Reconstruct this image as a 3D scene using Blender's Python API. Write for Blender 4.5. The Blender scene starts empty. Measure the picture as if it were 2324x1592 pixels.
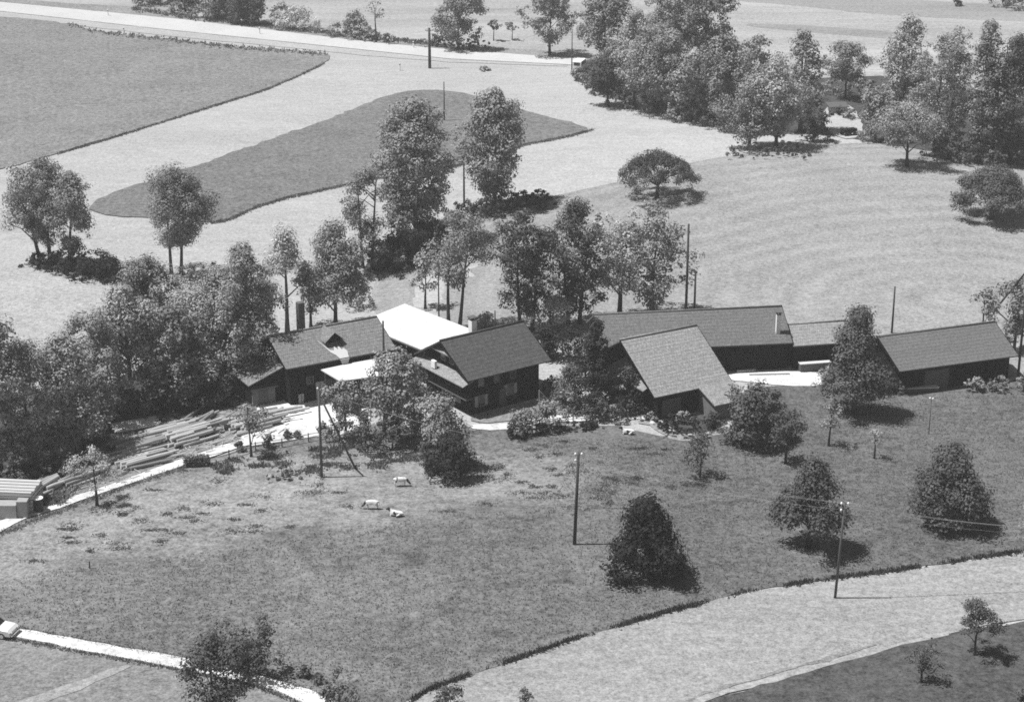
import bpy, bmesh, math, random
import numpy as np
from mathutils import Vector, Matrix, geometry

sc = bpy.context.scene
C = sc.collection
rad = math.radians

# ------------------------------------------------------------------ camera
FPX = 4450.0; CX, CY = 1161.5, 796.0; CAMH = 77.0; PITCH = rad(20.0)
cd = bpy.data.cameras.new('camera'); cam = bpy.data.objects.new('camera', cd); C.objects.link(cam)
cd.sensor_width = 36.0; cd.lens = 36.0 * FPX / 2323.0
cd.clip_start = 1.0; cd.clip_end = 6000.0
cam.location = (0, 0, CAMH); cam.rotation_euler = (math.pi / 2 - PITCH, 0, 0)
sc.camera = cam

# ------------------------------------------------------------------ light
SUN_EL = rad(65.0)
SHADOW = Vector((0.998, 0.05, 0)).normalized()      # ground direction in which shadows fall
w = bpy.data.worlds.new('World'); sc.world = w; w.use_nodes = True
nt = w.node_tree; nt.nodes.clear()
sky = nt.nodes.new('ShaderNodeTexSky'); sky.sky_type = 'NISHITA'; sky.sun_disc = False
sky.sun_elevation = SUN_EL
sky.sun_rotation = math.atan2(-SHADOW.x, -SHADOW.y)
bw = nt.nodes.new('ShaderNodeRGBToBW')              # black and white film
bg = nt.nodes.new('ShaderNodeBackground'); bg.inputs['Strength'].default_value = 0.052
wo = nt.nodes.new('ShaderNodeOutputWorld')
nt.links.new(sky.outputs[0], bw.inputs[0]); nt.links.new(bw.outputs[0], bg.inputs[0]); nt.links.new(bg.outputs[0], wo.inputs[0])
sd = bpy.data.lights.new('sun', 'SUN'); sd.energy = 4.9; sd.angle = rad(0.55); sd.color = (1, 1, 1)
sun = bpy.data.objects.new('sun', sd); C.objects.link(sun)
ldir = Vector((SHADOW.x * math.cos(SUN_EL), SHADOW.y * math.cos(SUN_EL), -math.sin(SUN_EL)))
sun.rotation_euler = ldir.to_track_quat('-Z', 'Y').to_euler(); sun.location = (-60, 180, 120)
sc.view_settings.view_transform = 'Standard'; sc.view_settings.look = 'None'
sc.view_settings.exposure = 0.42; sc.view_settings.gamma = 1.0
sc.cycles.max_bounces = 5; sc.cycles.diffuse_bounces = 3; sc.cycles.transmission_bounces = 3
sc.cycles.transparent_max_bounces = 4; sc.cycles.volume_bounces = 0; sc.cycles.filter_width = 1.7; sc.cycles.use_denoising = False   # keep the fine grain, as film has

# ------------------------------------------------------------------ where pixels of the photo lie on the ground
def hgt(x, y):
    """gentle relief of the valley floor (numpy friendly)"""
    x = np.asarray(x, float); y = np.asarray(y, float)
    z = 2.4 * np.exp(-(((x - 52) / 42) ** 2 + ((y - 285) / 34) ** 2))
    z = z + 1.6 * np.exp(-(((x + 60) / 30) ** 2 + ((y - 300) / 50) ** 2))
    z = z + 0.9 * np.exp(-(((x - 5) / 22) ** 2 + ((y - 158) / 14) ** 2))
    z = z - 1.5 * np.exp(-(((x + 18 - (y - 235) * 0.22) / 6) ** 2 + ((y - 240) / 24) ** 2))
    return z
FW = np.array([0, math.cos(PITCH), -math.sin(PITCH)]); UP = np.array([0, math.sin(PITCH), math.cos(PITCH)])
def ray(x, y): return FW + np.array([(x - CX) / FPX, 0, 0]) + UP * (CY - y) / FPX
def at(x, y, z=None):
    d = ray(x, y); zz = 0.0 if z is None else z
    for _ in range(14 if z is None else 1):
        t = (zz - CAMH) / d[2]; P = np.array([0, 0, CAMH]) + d * t
        if z is None: zz = float(hgt(P[0], P[1]))
    return Vector((P[0], P[1], zz))
def mpp(P): return ((np.array(P) - np.array([0, 0, CAMH])) @ FW) / FPX     # metres per photo pixel there
def up_to(P, y):
    """height above P at which the photo row y is reached, on the vertical line over P"""
    k = (CY - y) / FPX
    d = np.array([0, P[1], 0]);
    # (P-C).UP / (P-C).FW = k  with z unknown
    cz = CAMH; s, c = math.sin(PITCH), math.cos(PITCH)
    # (Y s + (z-cz) c) = k (Y c - (z-cz) s)
    zz = (k * P[1] * c - P[1] * s) / (c + k * s) + cz
    return zz - P[2]

# ------------------------------------------------------------------ materials (all greys: a black and white photograph)
def nodes_of(name):
    m = bpy.data.materials.new(name); m.use_nodes = True
    n = m.node_tree.nodes; n.clear(); return m, n, m.node_tree.links
def N(n, t, **kw):
    o = n.new(t)
    for k, v in kw.items(): setattr(o, k, v)
    return o
def math_(n, l, op, a, b=None, clamp=False):
    o = n.new('ShaderNodeMath'); o.operation = op; o.use_clamp = clamp
    for i, v in enumerate((a, b)):
        if v is None: continue
        if isinstance(v, (int, float)): o.inputs[i].default_value = v
        else: l.new(v, o.inputs[i])
    return o.outputs[0]
def noise(n, l, vec, scale, detail=2.0, rough=0.5):
    o = n.new('ShaderNodeTexNoise'); o.inputs['Scale'].default_value = scale
    o.inputs['Detail'].default_value = detail; o.inputs['Roughness'].default_value = rough
    l.new(vec, o.inputs['Vector']); return o.outputs[0]
def ground_mat(name, val, fine=0.5, mid=0.35, big=0.3, stripes=None, patches=None, bump=0.12, finescale=5.5, stretch=None, tone_attr=False):
    """val = albedo, other numbers = contrast of the vegetation's own variation"""
    m, n, l = nodes_of(name)
    tc = N(n, 'ShaderNodeTexCoord'); v = tc.outputs['Object']
    vv = v
    if stretch:
        mp = N(n, 'ShaderNodeMapping'); mp.inputs['Rotation'].default_value = (0, 0, rad(stretch[0])); mp.inputs['Scale'].default_value = (stretch[1], 1, 1)
        l.new(v, mp.inputs[0]); vv = mp.outputs[0]
    a0 = noise(n, l, v, finescale, 2, .8); a1 = noise(n, l, v, finescale * .36, 3, .75); a = math_(n, l, 'MULTIPLY', math_(n, l, 'ADD', a0, a1), .5); b = noise(n, l, vv, 0.8, 3, .6); c = noise(n, l, vv, 0.09, 3, .55)
    s = math_(n, l, 'MULTIPLY', math_(n, l, 'SUBTRACT', a, .5), fine * 9)
    s = math_(n, l, 'ADD', s, math_(n, l, 'MULTIPLY', math_(n, l, 'SUBTRACT', b, .5), mid * 4))
    s = math_(n, l, 'ADD', s, math_(n, l, 'MULTIPLY', math_(n, l, 'SUBTRACT', c, .5), big * 3.5))
    if stripes:
        cxx, cyy, per, amp = stripes
        sp = N(n, 'ShaderNodeSeparateXYZ'); l.new(v, sp.inputs[0])
        nz = noise(n, l, v, 0.022, 3, .5)
        dx = math_(n, l, 'SUBTRACT', sp.outputs[0], cxx); dy = math_(n, l, 'SUBTRACT', sp.outputs[1], cyy)
        if cyy is not None:
            r = math_(n, l, 'SQRT', math_(n, l, 'ADD', math_(n, l, 'MULTIPLY', math_(n, l, 'MULTIPLY', dx, dx), .80), math_(n, l, 'MULTIPLY', dy, dy)))
        r = math_(n, l, 'ADD', r, math_(n, l, 'MULTIPLY', nz, per * 3.4))
        sn = math_(n, l, 'SINE', math_(n, l, 'MULTIPLY', r, 2 * math.pi / per))
        br = noise(n, l, v, 0.12, 2, .5)
        sn = math_(n, l, 'MULTIPLY', sn, math_(n, l, 'MULTIPLY', math_(n, l, 'SUBTRACT', br, .25), amp * 4))
        s = math_(n, l, 'ADD', s, sn)
    f = math_(n, l, 'MULTIPLY', math_(n, l, 'ADD', s, 1.0), val)
    if patches:
        pscale, thr, dark = patches
        mp = N(n, 'ShaderNodeMapping'); mp.inputs['Scale'].default_value = (.6, 1, 1); l.new(v, mp.inputs[0])
        pz = noise(n, l, mp.outputs[0], pscale, 3, .6)
        k = math_(n, l, 'MULTIPLY', math_(n, l, 'SUBTRACT', pz, thr), 6, True)
        f = math_(n, l, 'MULTIPLY', f, math_(n, l, 'SUBTRACT', 1.0, math_(n, l, 'MULTIPLY', k, dark)))
    if tone_attr:
        an_ = N(n, 'ShaderNodeAttribute'); an_.attribute_name = 'tone'; f = math_(n, l, 'MULTIPLY', f, an_.outputs['Fac'])
    f = math_(n, l, 'MAXIMUM', f, .02)
    d = N(n, 'ShaderNodeBsdfDiffuse'); d.inputs['Roughness'].default_value = .5
    cb = N(n, 'ShaderNodeCombineColor'); [l.new(f, cb.inputs[i]) for i in range(3)]; l.new(cb.outputs[0], d.inputs[0])
    if bump:
        bp = N(n, 'ShaderNodeBump'); bp.inputs['Strength'].default_value = .8; bp.inputs['Distance'].default_value = bump
        l.new(a, bp.inputs['Height']); l.new(bp.outputs[0], d.inputs['Normal'])
    o = N(n, 'ShaderNodeOutputMaterial'); l.new(d.outputs[0], o.inputs[0]); return m
def plain(name, val, var=.25, scale=3.0, rough=.8, spec=.2, stretch=(1, 1, 1), grain=None, rnd=0):
    m, n, l = nodes_of(name)
    tc = N(n, 'ShaderNodeTexCoord'); mp = N(n, 'ShaderNodeMapping'); mp.inputs['Scale'].default_value = stretch
    l.new(tc.outputs['Object'], mp.inputs[0])
    a = noise(n, l, mp.outputs[0], scale, 4, .65)
    f = math_(n, l, 'MULTIPLY', math_(n, l, 'ADD', math_(n, l, 'MULTIPLY', math_(n, l, 'SUBTRACT', a, .5), var * 2), 1.0), val)
    if grain:
        g2 = noise(n, l, tc.outputs['Object'], grain[0], 2, .8)
        f = math_(n, l, 'MULTIPLY', f, math_(n, l, 'ADD', math_(n, l, 'MULTIPLY', math_(n, l, 'SUBTRACT', g2, .5), grain[1] * 2), 1.0))
    if rnd:
        oi = N(n, 'ShaderNodeObjectInfo'); f = math_(n, l, 'MULTIPLY', f, math_(n, l, 'ADD', math_(n, l, 'MULTIPLY', oi.outputs['Random'], rnd), 1 - rnd / 2))
    p = N(n, 'ShaderNodeBsdfPrincipled'); p.inputs['Roughness'].default_value = rough; p.inputs['Specular IOR Level'].default_value = spec
    cb = N(n, 'ShaderNodeCombineColor'); [l.new(f, cb.inputs[i]) for i in range(3)]; l.new(cb.outputs[0], p.inputs['Base Color'])
    o = N(n, 'ShaderNodeOutputMaterial'); l.new(p.outputs[0], o.inputs[0]); return m
def leaf_mat(name, val, trans=.3):
    m, n, l = nodes_of(name)
    tc = N(n, 'ShaderNodeTexCoord'); oi = N(n, 'ShaderNodeObjectInfo')
    a = noise(n, l, tc.outputs['Object'], .8, 3, .65)
    f = math_(n, l, 'MULTIPLY', math_(n, l, 'ADD', math_(n, l, 'MULTIPLY', math_(n, l, 'SUBTRACT', a, .5), 2.6), 1.0), val)
    f = math_(n, l, 'MULTIPLY', f, math_(n, l, 'ADD', math_(n, l, 'MULTIPLY', oi.outputs['Random'], .35), .83))
    f = math_(n, l, 'MAXIMUM', f, .01)
    cb = N(n, 'ShaderNodeCombineColor'); [l.new(f, cb.inputs[i]) for i in range(3)]
    d = N(n, 'ShaderNodeBsdfDiffuse'); t = N(n, 'ShaderNodeBsdfTranslucent'); l.new(cb.outputs[0], d.inputs[0]); l.new(cb.outputs[0], t.inputs[0])
    mx = N(n, 'ShaderNodeMixShader'); mx.inputs[0].default_value = trans; l.new(d.outputs[0], mx.inputs[1]); l.new(t.outputs[0], mx.inputs[2])
    o = N(n, 'ShaderNodeOutputMaterial'); l.new(mx.outputs[0], o.inputs[0]); return m
def roof_mat(name, val, course=.34, tile=.24, var=.2, line=.5, lichen=.25):
    """tiles: courses across the slope, each tile its own tone, lichen blotches"""
    m, n, l = nodes_of(name)
    tc = N(n, 'ShaderNodeTexCoord')
    b = N(n, 'ShaderNodeTexBrick'); l.new(tc.outputs['Object'], b.inputs['Vector'])
    b.inputs['Scale'].default_value = 1.0; b.inputs['Brick Width'].default_value = tile; b.inputs['Row Height'].default_value = course
    b.inputs['Mortar Size'].default_value = .028; b.inputs['Mortar Smooth'].default_value = .3
    b.inputs['Color1'].default_value = (1 + var,) * 3 + (1,); b.inputs['Color2'].default_value = (1 - var,) * 3 + (1,); b.inputs['Mortar'].default_value = (1 - line,) * 3 + (1,)
    sx = N(n, 'ShaderNodeRGBToBW'); l.new(b.outputs[0], sx.inputs[0])
    a = noise(n, l, tc.outputs['Object'], 1.3, 4, .65); g = noise(n, l, tc.outputs['Object'], 4.0, 3, .85)
    f = math_(n, l, 'MULTIPLY', sx.outputs[0], math_(n, l, 'ADD', math_(n, l, 'MULTIPLY', math_(n, l, 'SUBTRACT', a, .5), lichen * 2), 1.0))
    f = math_(n, l, 'MULTIPLY', f, math_(n, l, 'ADD', math_(n, l, 'MULTIPLY', math_(n, l, 'SUBTRACT', g, .5), 2.2), 1.0))
    f = math_(n, l, 'MULTIPLY', f, val)
    p = N(n, 'ShaderNodeBsdfPrincipled'); p.inputs['Roughness'].default_value = .85; p.inputs['Specular IOR Level'].default_value = .2
    cb = N(n, 'ShaderNodeCombineColor'); [l.new(f, cb.inputs[i]) for i in range(3)]; l.new(cb.outputs[0], p.inputs['Base Color'])
    o = N(n, 'ShaderNodeOutputMaterial'); l.new(p.outputs[0], o.inputs[0]); return m

M = dict(
    mown=ground_mat('mown_hay', .375, .26, .10, .10, finescale=6, bump=.05, stretch=(-35, .35)),
    mown_near=ground_mat('mown_hay_near', .275, .34, .14, .12, finescale=6, bump=.06, stretch=(-25, .35)),
    hill=ground_mat('mown_hill', .27, .34, .12, .12, stripes=(54, 230, 4.4, .06), finescale=6, bump=.06),
    meadow=ground_mat('tall_meadow', .205, .46, .16, .16, finescale=4.5, bump=.12),
    meadow_mid=ground_mat('tall_meadow_strip', .168, .44, .14, .12, finescale=4.5, bump=.12),
    orchard=ground_mat('orchard_meadow', .124, .40, .18, .28, patches=(.5, .55, .34), finescale=4.5, bump=.14, tone_attr=True),
    orchard_dark=ground_mat('orchard_meadow_dense', .148, .42, .22, .22, finescale=4.5, bump=.14),
    grazed=ground_mat('grazed_pasture', .262, .34, .13, .14, patches=(.5, .55, .40), finescale=5, bump=.12),
    verge=ground_mat('verge_grass', .24, .4, .2, .2, finescale=4, bump=.1),
    lower=ground_mat('lower_meadow', .215, .36, .18, .2, finescale=5, bump=.1),
    far=ground_mat('far_pasture', .33, .25, .1, .25, finescale=3, bump=.06, stretch=(8, .2)),
    farband=ground_mat('far_band', .25, .25, .1, .2, finescale=3, bump=.06, stretch=(8, .2)),
    road=ground_mat('gravel_road', .50, .10, .06, .08, finescale=6, bump=.02),
    gravel=ground_mat('pale_yard_gravel', .60, .2, .2, .16, finescale=7, bump=.04),
    track=ground_mat('worn_grass_track', .30, .3, .15, .1, finescale=5, bump=.06),
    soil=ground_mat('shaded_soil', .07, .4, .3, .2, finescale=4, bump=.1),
    bark=plain('bark', .05, .4, 4, stretch=(1, 1, .3)), bark_pale=plain('bark_pale', .12, .4, 4, stretch=(1, 1, .3)),
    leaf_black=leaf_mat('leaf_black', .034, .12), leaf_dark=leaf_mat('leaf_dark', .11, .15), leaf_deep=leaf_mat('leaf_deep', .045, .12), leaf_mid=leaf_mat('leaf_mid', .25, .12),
    leaf_light=leaf_mat('leaf_light', .36, .18), leaf_pale=leaf_mat('leaf_pale', .48, .25),
    grass_dark=leaf_mat('grass_blades_dark', .085, .3), grass_soft=leaf_mat('grass_soft', .2, .3), grass=leaf_mat('grass_blades', .16, .3), grass_pale=leaf_mat('grass_blades_pale', .24, .3),
    timber=plain('dark_timber', .014, .4, 3, .95, .04, stretch=(6, 6, .4)), timber_grey=plain('weathered_timber', .10, .4, 3, stretch=(6, 6, .4)),
    board_pale=plain('pale_boards', .34, .3, 3, stretch=(7, 7, .5)), board_grey=plain('board_grey', .15, .5, 3, stretch=(9, 9, .4)), plaster=plain('grey_plaster', .17, .25, 2), plaster_pale=plain('pale_plaster', .5, .2, 2),
    stone=plain('stone', .2, .4, 3), concrete=plain('concrete', .30, .2, 3),
    roof_old=roof_mat('roof_brown_tiles', .19, var=.12, line=.35), roof_dark=roof_mat('roof_dark_tiles', .076, var=.14, line=.2, lichen=.3),
    roof_barn=roof_mat('roof_weathered_tiles', .262, course=.36, tile=.3, var=.12, line=.3, lichen=.2),
    roof_long=roof_mat('roof_long_tiles', .135, var=.1, line=.2), roof_annex=roof_mat('roof_annex_tiles', .26, var=.1, line=.3, lichen=.35),
    corner=ground_mat('corner_meadow', .08, .42, .26, .28, patches=(.5, .55, .3), finescale=4.5, bump=.14),
    pale_field=ground_mat('pale_field', .365, .32, .12, .12, finescale=6, bump=.05),
    roof_shed=roof_mat('roof_shed_felt', .125, course=1.0, tile=4.0, var=.05, line=.12, lichen=.15), roof_pent=roof_mat('roof_pent_shingles', .24, var=.08, line=.2),
    metal=plain('white_sheet_metal', .60, .03, 1, .5, .4), sawdust=plain('sawdust', .5, .15, 6),
    glass=plain('window_glass', .02, .1, 1, .15, .6), shutter=plain('shutter_paint', .30, .2, 4), white=plain('white_paint', .8, .06, 2, .6),
    pole=plain('pole_wood', .05, .3, 3, stretch=(4, 4, .5)), pole_grey=plain('pole_wood_grey', .09, .3, 3, stretch=(4, 4, .5)),
    insul=plain('insulator_porcelain', .8, .02, 1, .3), wire=plain('wire_metal', .35, .05, 1, .4),
    log=plain('log_bark', .33, .35, 2.5, stretch=(.4, 3, 3), rnd=.9), logend=plain('log_cut_end', .6, .15, 6), board=plain('sawn_boards', .55, .2, 3, stretch=(.4, 5, 5)),
    paint=plain('car_paint', .62, .03, 1, .3, .5), rubber=plain('tyre_rubber', .03, .1, 3), chrome=plain('chrome_trim', .5, .05, 2, .2, .8),
    crib=plain('crib_boards', .48, .45, 3, stretch=(.5, 7, 7)), barrel=plain('barrel_steel', .06, .3, 3, .6), hide=None)

# ------------------------------------------------------------------ helpers for objects
def mesh_obj(name, verts, faces, mat, parent=None, smooth=False):
    me = bpy.data.meshes.new(name)
    if isinstance(verts, np.ndarray) and isinstance(faces, np.ndarray):
        k = faces.shape[1]
        me.vertices.add(len(verts)); me.vertices.foreach_set('co', verts.astype(np.float32).ravel())
        me.loops.add(faces.size); me.loops.foreach_set('vertex_index', faces.astype(np.int32).ravel())
        me.polygons.add(len(faces)); me.polygons.foreach_set('loop_start', np.arange(0, faces.size, k, dtype=np.int32))
        try: me.polygons.foreach_set('loop_total', np.full(len(faces), k, dtype=np.int32))
        except Exception: pass
        me.update(calc_edges=True)
    else:
        me.from_pydata([tuple(v) for v in verts], [], [tuple(f) for f in faces]); me.update()
    me.materials.append(mat)
    if smooth: me.polygons.foreach_set('use_smooth', np.ones(len(me.polygons), dtype=bool))
    o = bpy.data.objects.new(name, me); C.objects.link(o)
    if parent: o.parent = parent
    return o
def tag(o, label=None, cat=None, group=None, kind=None):
    if label: o['label'] = label
    if cat: o['category'] = cat
    if group: o['group'] = group
    if kind: o['kind'] = kind
    return o
def empty(name, loc, rz=0, label=None, cat=None, group=None):
    o = bpy.data.objects.new(name, None); C.objects.link(o); o.empty_display_size = .5
    o.location = loc; o.rotation_euler = (0, 0, rz); return tag(o, label, cat, group)
class MB:
    def __init__(s): s.v = []; s.f = []
    def quadlist(s, vs, fs):
        b = len(s.v); s.v += [tuple(v) for v in vs]; s.f += [tuple(b + i for i in f) for f in fs]; return s
    def box(s, x0, x1, y0, y1, z0, z1):
        vs = [(x, y, z) for z in (z0, z1) for y in (y0, y1) for x in (x0, x1)]
        return s.quadlist(vs, [(0, 2, 3, 1), (4, 5, 7, 6), (0, 1, 5, 4), (1, 3, 7, 5), (3, 2, 6, 7), (2, 0, 4, 6)])
    def prism(s, pts, d):
        """closed polygon pts (3D) extruded by vector d"""
        n = len(pts); vs = [Vector(p) for p in pts] + [Vector(p) + Vector(d) for p in pts]
        return s.quadlist(vs, [tuple(range(n))[::-1], tuple(range(n, 2 * n))] + [(i, (i + 1) % n, n + (i + 1) % n, n + i) for i in range(n)])
    def tube(s, pts, rs, n=7, cap=True):
        pts = [Vector(p) for p in pts]; b = len(s.v)
        for i, p in enumerate(pts):
            t = (pts[min(i + 1, len(pts) - 1)] - pts[max(i - 1, 0)]).normalized()
            a = t.orthogonal().normalized() if i == 0 else (a - t * a.dot(t)).normalized()
            c = t.cross(a); r = rs[i] if isinstance(rs, (list, tuple)) else rs
            for k in range(n):
                an = 2 * math.pi * k / n; s.v.append(tuple(p + a * (r * math.cos(an)) + c * (r * math.sin(an))))
        for i in range(len(pts) - 1):
            for k in range(n):
                k2 = (k + 1) % n; s.f.append((b + i * n + k, b + i * n + k2, b + (i + 1) * n + k2, b + (i + 1) * n + k))
        if cap:
            s.f.append(tuple(b + k for k in range(n))[::-1]); s.f.append(tuple(b + (len(pts) - 1) * n + k for k in range(n)))
        return s
    def build(s, name, mat, parent=None, smooth=False): return mesh_obj(name, s.v, s.f, mat, parent, smooth)

# ------------------------------------------------------------------ ground
gx = np.concatenate([[-1500, -900, -500, -300], np.arange(-210, 211, 3.0), [300, 500, 900, 1500]])
gy = np.concatenate([[-300, -50, 50], np.arange(95, 560, 3.0), [620, 720, 900, 1200, 1800]])
XX, YY = np.meshgrid(gx, gy); ZZ = hgt(XX, YY) - .03
nx, ny = len(gx), len(gy)
idx = np.arange(nx * ny).reshape(ny, nx)
F_ = np.stack([idx[:-1, :-1], idx[:-1, 1:], idx[1:, 1:], idx[1:, :-1]], -1).reshape(-1, 4)
tag(mesh_obj('ground', np.stack([XX, YY, ZZ], -1).reshape(-1, 3), F_, M['mown']), 'pale mown hay field', kind='structure')

def in_poly(px, py, poly):
    ins = np.zeros(len(px), bool); n = len(poly)
    for i in range(n):
        x0, y0 = poly[i]; x1, y1 = poly[(i + 1) % n]
        if y0 == y1: continue
        c = ((y0 > py) != (y1 > py)) & (px < (x1 - x0) * (py - y0) / (y1 - y0) + x0)
        ins ^= c
    return ins
def smooth_poly(pts, closed=True, it=2):
    for _ in range(it):
        q = []; n = len(pts); rng_ = range(n) if closed else range(n - 1)
        if not closed: q.append(pts[0])
        for i in rng_:
            a, b = pts[i], pts[(i + 1) % n]
            q += [(a[0] * .75 + b[0] * .25, a[1] * .75 + b[1] * .25), (a[0] * .25 + b[0] * .75, a[1] * .25 + b[1] * .75)]
        if not closed: q.append(pts[-1])
        pts = q
    return pts
def densify(w, step, jit, rng, closed=True):
    out = []; n = len(w)
    for i in range(n if closed else n - 1):
        a = np.array(w[i]); b = np.array(w[(i + 1) % n]); L = np.hypot(*(b - a)); k = max(1, int(L / step))
        for j in range(k): out.append(a + (b - a) * j / k + rng.normal(0, jit, 2))
    return out
def zone(name, poly, mat, off, step=2.5, label=None, jit=.12, grid=6.0, sm=2, world=False, tone=None):
    """a sheet of ground cover laid over the terrain inside an outline read from the photo"""
    rng = np.random.default_rng(abs(hash(name)) % 1000 if False else len(name) * 7 + len(poly))
    if sm: poly = smooth_poly(poly, True, sm)
    wp = poly if world else [tuple(at(*p)[:2]) for p in poly]
    b = densify(wp, step, jit, rng)
    bx = np.array([p[0] for p in b]); by = np.array([p[1] for p in b])
    X, Y = np.meshgrid(np.arange(bx.min(), bx.max(), grid), np.arange(by.min(), by.max(), grid))
    X = X.ravel(); Y = Y.ravel(); k = in_poly(X, Y, b); X = X[k]; Y = Y[k]
    # keep grid points a little away from the outline
    if len(X):
        d = np.concatenate([np.min((X[q:q + 500, None] - bx[None]) ** 2 + (Y[q:q + 500, None] - by[None]) ** 2, 1) for q in range(0, len(X), 500)]); X = X[d > 1.0]; Y = Y[d > 1.0]
    V2 = [Vector((float(p[0]), float(p[1]))) for p in b] + [Vector((float(x), float(y))) for x, y in zip(X, Y)]
    r = geometry.delaunay_2d_cdt(V2, [], [list(range(len(b)))], 1, 1e-4)
    vs = [(v.x, v.y, float(hgt(v.x, v.y)) + off) for v in r[0]]; fs = [list(f) for f in r[2]]
    if off > .1:
        base = len(vs); nb = len(b)
        ed = {}
        for f in fs:
            for i in range(len(f)):
                e = (f[i], f[(i + 1) % len(f)]); kk = (min(e), max(e)); ed.setdefault(kk, []).append(e)
        low = {}
        for kk, es in ed.items():
            if len(es) == 1:
                i, j = es[0]
                for q in (i, j):
                    if q not in low: low[q] = len(vs); vs.append((vs[q][0], vs[q][1], vs[q][2] - off - .15))
                fs.append([i, low[i], low[j], j])
    o = mesh_obj(name, vs, fs, mat)
    if tone:
        co = np.array(vs); at_ = o.data.attributes.new('tone', 'FLOAT', 'POINT'); at_.data.foreach_set('value', tone(co[:, 0], co[:, 1]).astype(np.float32))
    return tag(o, label, kind='structure')
def strip(name, top, bot, mat, off, **k): return zone(name, top + bot[::-1], mat, off, sm=0, **k)

# beyond the road
zone('far_pasture', [(-400, -120), (-400, 3), (0, 3), (416, 44), (836, 95), (1286, 132), (1340, 150), (1500, 200), (1900, 250), (2323, 330), (2800, 360), (2900, -150)], M['far'], .0, sm=0, grid=12, step=8)
zone('verge', [(-400, -40), (0, -6), (150, 8), (350, 18), (420, 34), (600, 52), (740, 72), (840, 80), (990, 98), (1100, 108), (1290, 118), (1286, 133), (990, 110), (836, 96), (416, 45), (0, 4), (-400, -34)], M['verge'], .03, sm=0)
zone('far_field_band', [(1650, 2), (1800, 12), (2000, 35), (2323, 50), (2700, 60), (2700, 20), (2323, 15), (2000, -5), (1700, -20)], M['farband'], .02, sm=2)
zone('far_field_strip', [(1700, 52), (1900, 62), (2100, 80), (2060, 92), (1850, 75), (1690, 60)], M['farband'], .02, sm=1)
# meadows north of the farm
zone('tall_meadow', [(-420, 8), (-200, 28), (0, 38), (150, 52), (210, 72), (330, 84), (500, 104), (740, 122), (748, 130), (735, 145), (680, 172), (600, 205), (510, 232), (420, 261), (330, 290), (240, 316), (130, 348), (60, 370), (0, 386), (-150, 420), (-420, 470)], M['meadow'], .10, sm=1, jit=.22, step=1.6)
zone('meadow_strip', [(205, 462), (280, 430), (380, 398), (560, 335), (700, 287), (800, 250), (880, 215), (940, 205), (1000, 205), (1060, 213), (1120, 228), (1200, 255), (1300, 280), (1345, 293), (1300, 306), (1190, 328), (1100, 352), (1030, 378), (930, 396), (850, 405), (760, 425), (650, 448), (580, 470), (520, 497), (480, 506), (360, 495), (250, 492), (205, 480)], M['meadow_mid'], .09, sm=1, jit=.22, step=1.6)
zone('hill_field', [(905, 560), (985, 520), (1060, 497), (1150, 470), (1250, 445), (1400, 415), (1500, 385), (1650, 352), (1800, 335), (1980, 322), (2150, 345), (2323, 372), (2700, 410), (2800, 900), (2323, 880), (2100, 885), (1800, 840), (1500, 800), (1150, 790), (900, 760), (850, 720), (840, 640)], M['hill'], .02, sm=1, grid=5)
zone('hay_field', [(-300, 590), (0, 598), (80, 606), (180, 624), (275, 642), (330, 700), (260, 800), (100, 900), (-300, 950)], M['pale_field'], .10, sm=1, grid=5)
# farm side
GRAZED = [(-200, 1310), (-200, 1270), (0, 1204), (140, 1158), (290, 1105), (420, 1062), (520, 1040), (640, 1010), (720, 1020), (860, 1010), (1000, 1040), (1150, 1020), (1300, 1050), (1330, 1100), (1220, 1135), (1100, 1150), (950, 1165), (880, 1180), (700, 1205), (500, 1228), (380, 1260), (200, 1284), (80, 1290), (0, 1312)]
def meadow_tone(X, Y):
    """1 in the uncut orchard grass, higher where the pasture is grazed short; fades over some metres"""
    P = smooth_poly(GRAZED, True, 1); W = np.array([tuple(at(*p)[:2]) for p in P])
    ins = in_poly(X, Y, W); d = np.full(len(X), 1e9)
    for a, b in zip(W, np.roll(W, -1, 0)):
        ab = b - a; t = np.clip(((X - a[0]) * ab[0] + (Y - a[1]) * ab[1]) / (ab @ ab + 1e-9), 0, 1)
        d = np.minimum(d, np.hypot(X - a[0] - ab[0] * t, Y - a[1] - ab[1] * t))
    sd = np.where(ins, d, -d) + 1.2 * np.sin(X * .45 + 2 * np.sin(Y * .21)) + .9 * np.sin(Y * .6 + X * .2)
    g = np.clip(sd / 5.0 + .45, 0, 1); g = g * g * (3 - 2 * g)
    return 1 + .70 * g * np.clip(1.05 - (X + 40) / 75 * .45, .4, 1.1) + .36 * np.clip((24 - X) / 45, 0, 1)
zone('orchard_meadow', [(560, 1012), (700, 990), (800, 960), (1040, 975), (1150, 975), (1300, 965), (1400, 965), (1500, 990), (1660, 985), (1700, 880), (1860, 872), (2050, 885), (2323, 860), (2700, 850), (2800, 1160), (2323, 1250), (2000, 1298), (1900, 1310), (1700, 1340), (1500, 1392), (1300, 1450), (1100, 1520), (980, 1560), (900, 1600), (840, 1750), (640, 1700), (560, 1535), (430, 1500), (200, 1458), (40, 1430), (-200, 1400), (-200, 1280), (0, 1200), (140, 1155), (290, 1102), (420, 1058)], M['orchard'], .03, sm=0, grid=1.6, step=2, tone=meadow_tone)
zone('mown_strip', [(830, 1900), (905, 1602), (980, 1562), (1100, 1522), (1300, 1452), (1500, 1394), (1700, 1342), (1900, 1312), (2000, 1300), (2323, 1252), (2800, 1170), (2900, 1330), (2323, 1404), (2150, 1436), (2050, 1458), (1800, 1524), (1650, 1565), (1540, 1596), (1380, 1800)], M['mown_near'], .05, sm=0, grid=6)
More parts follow.
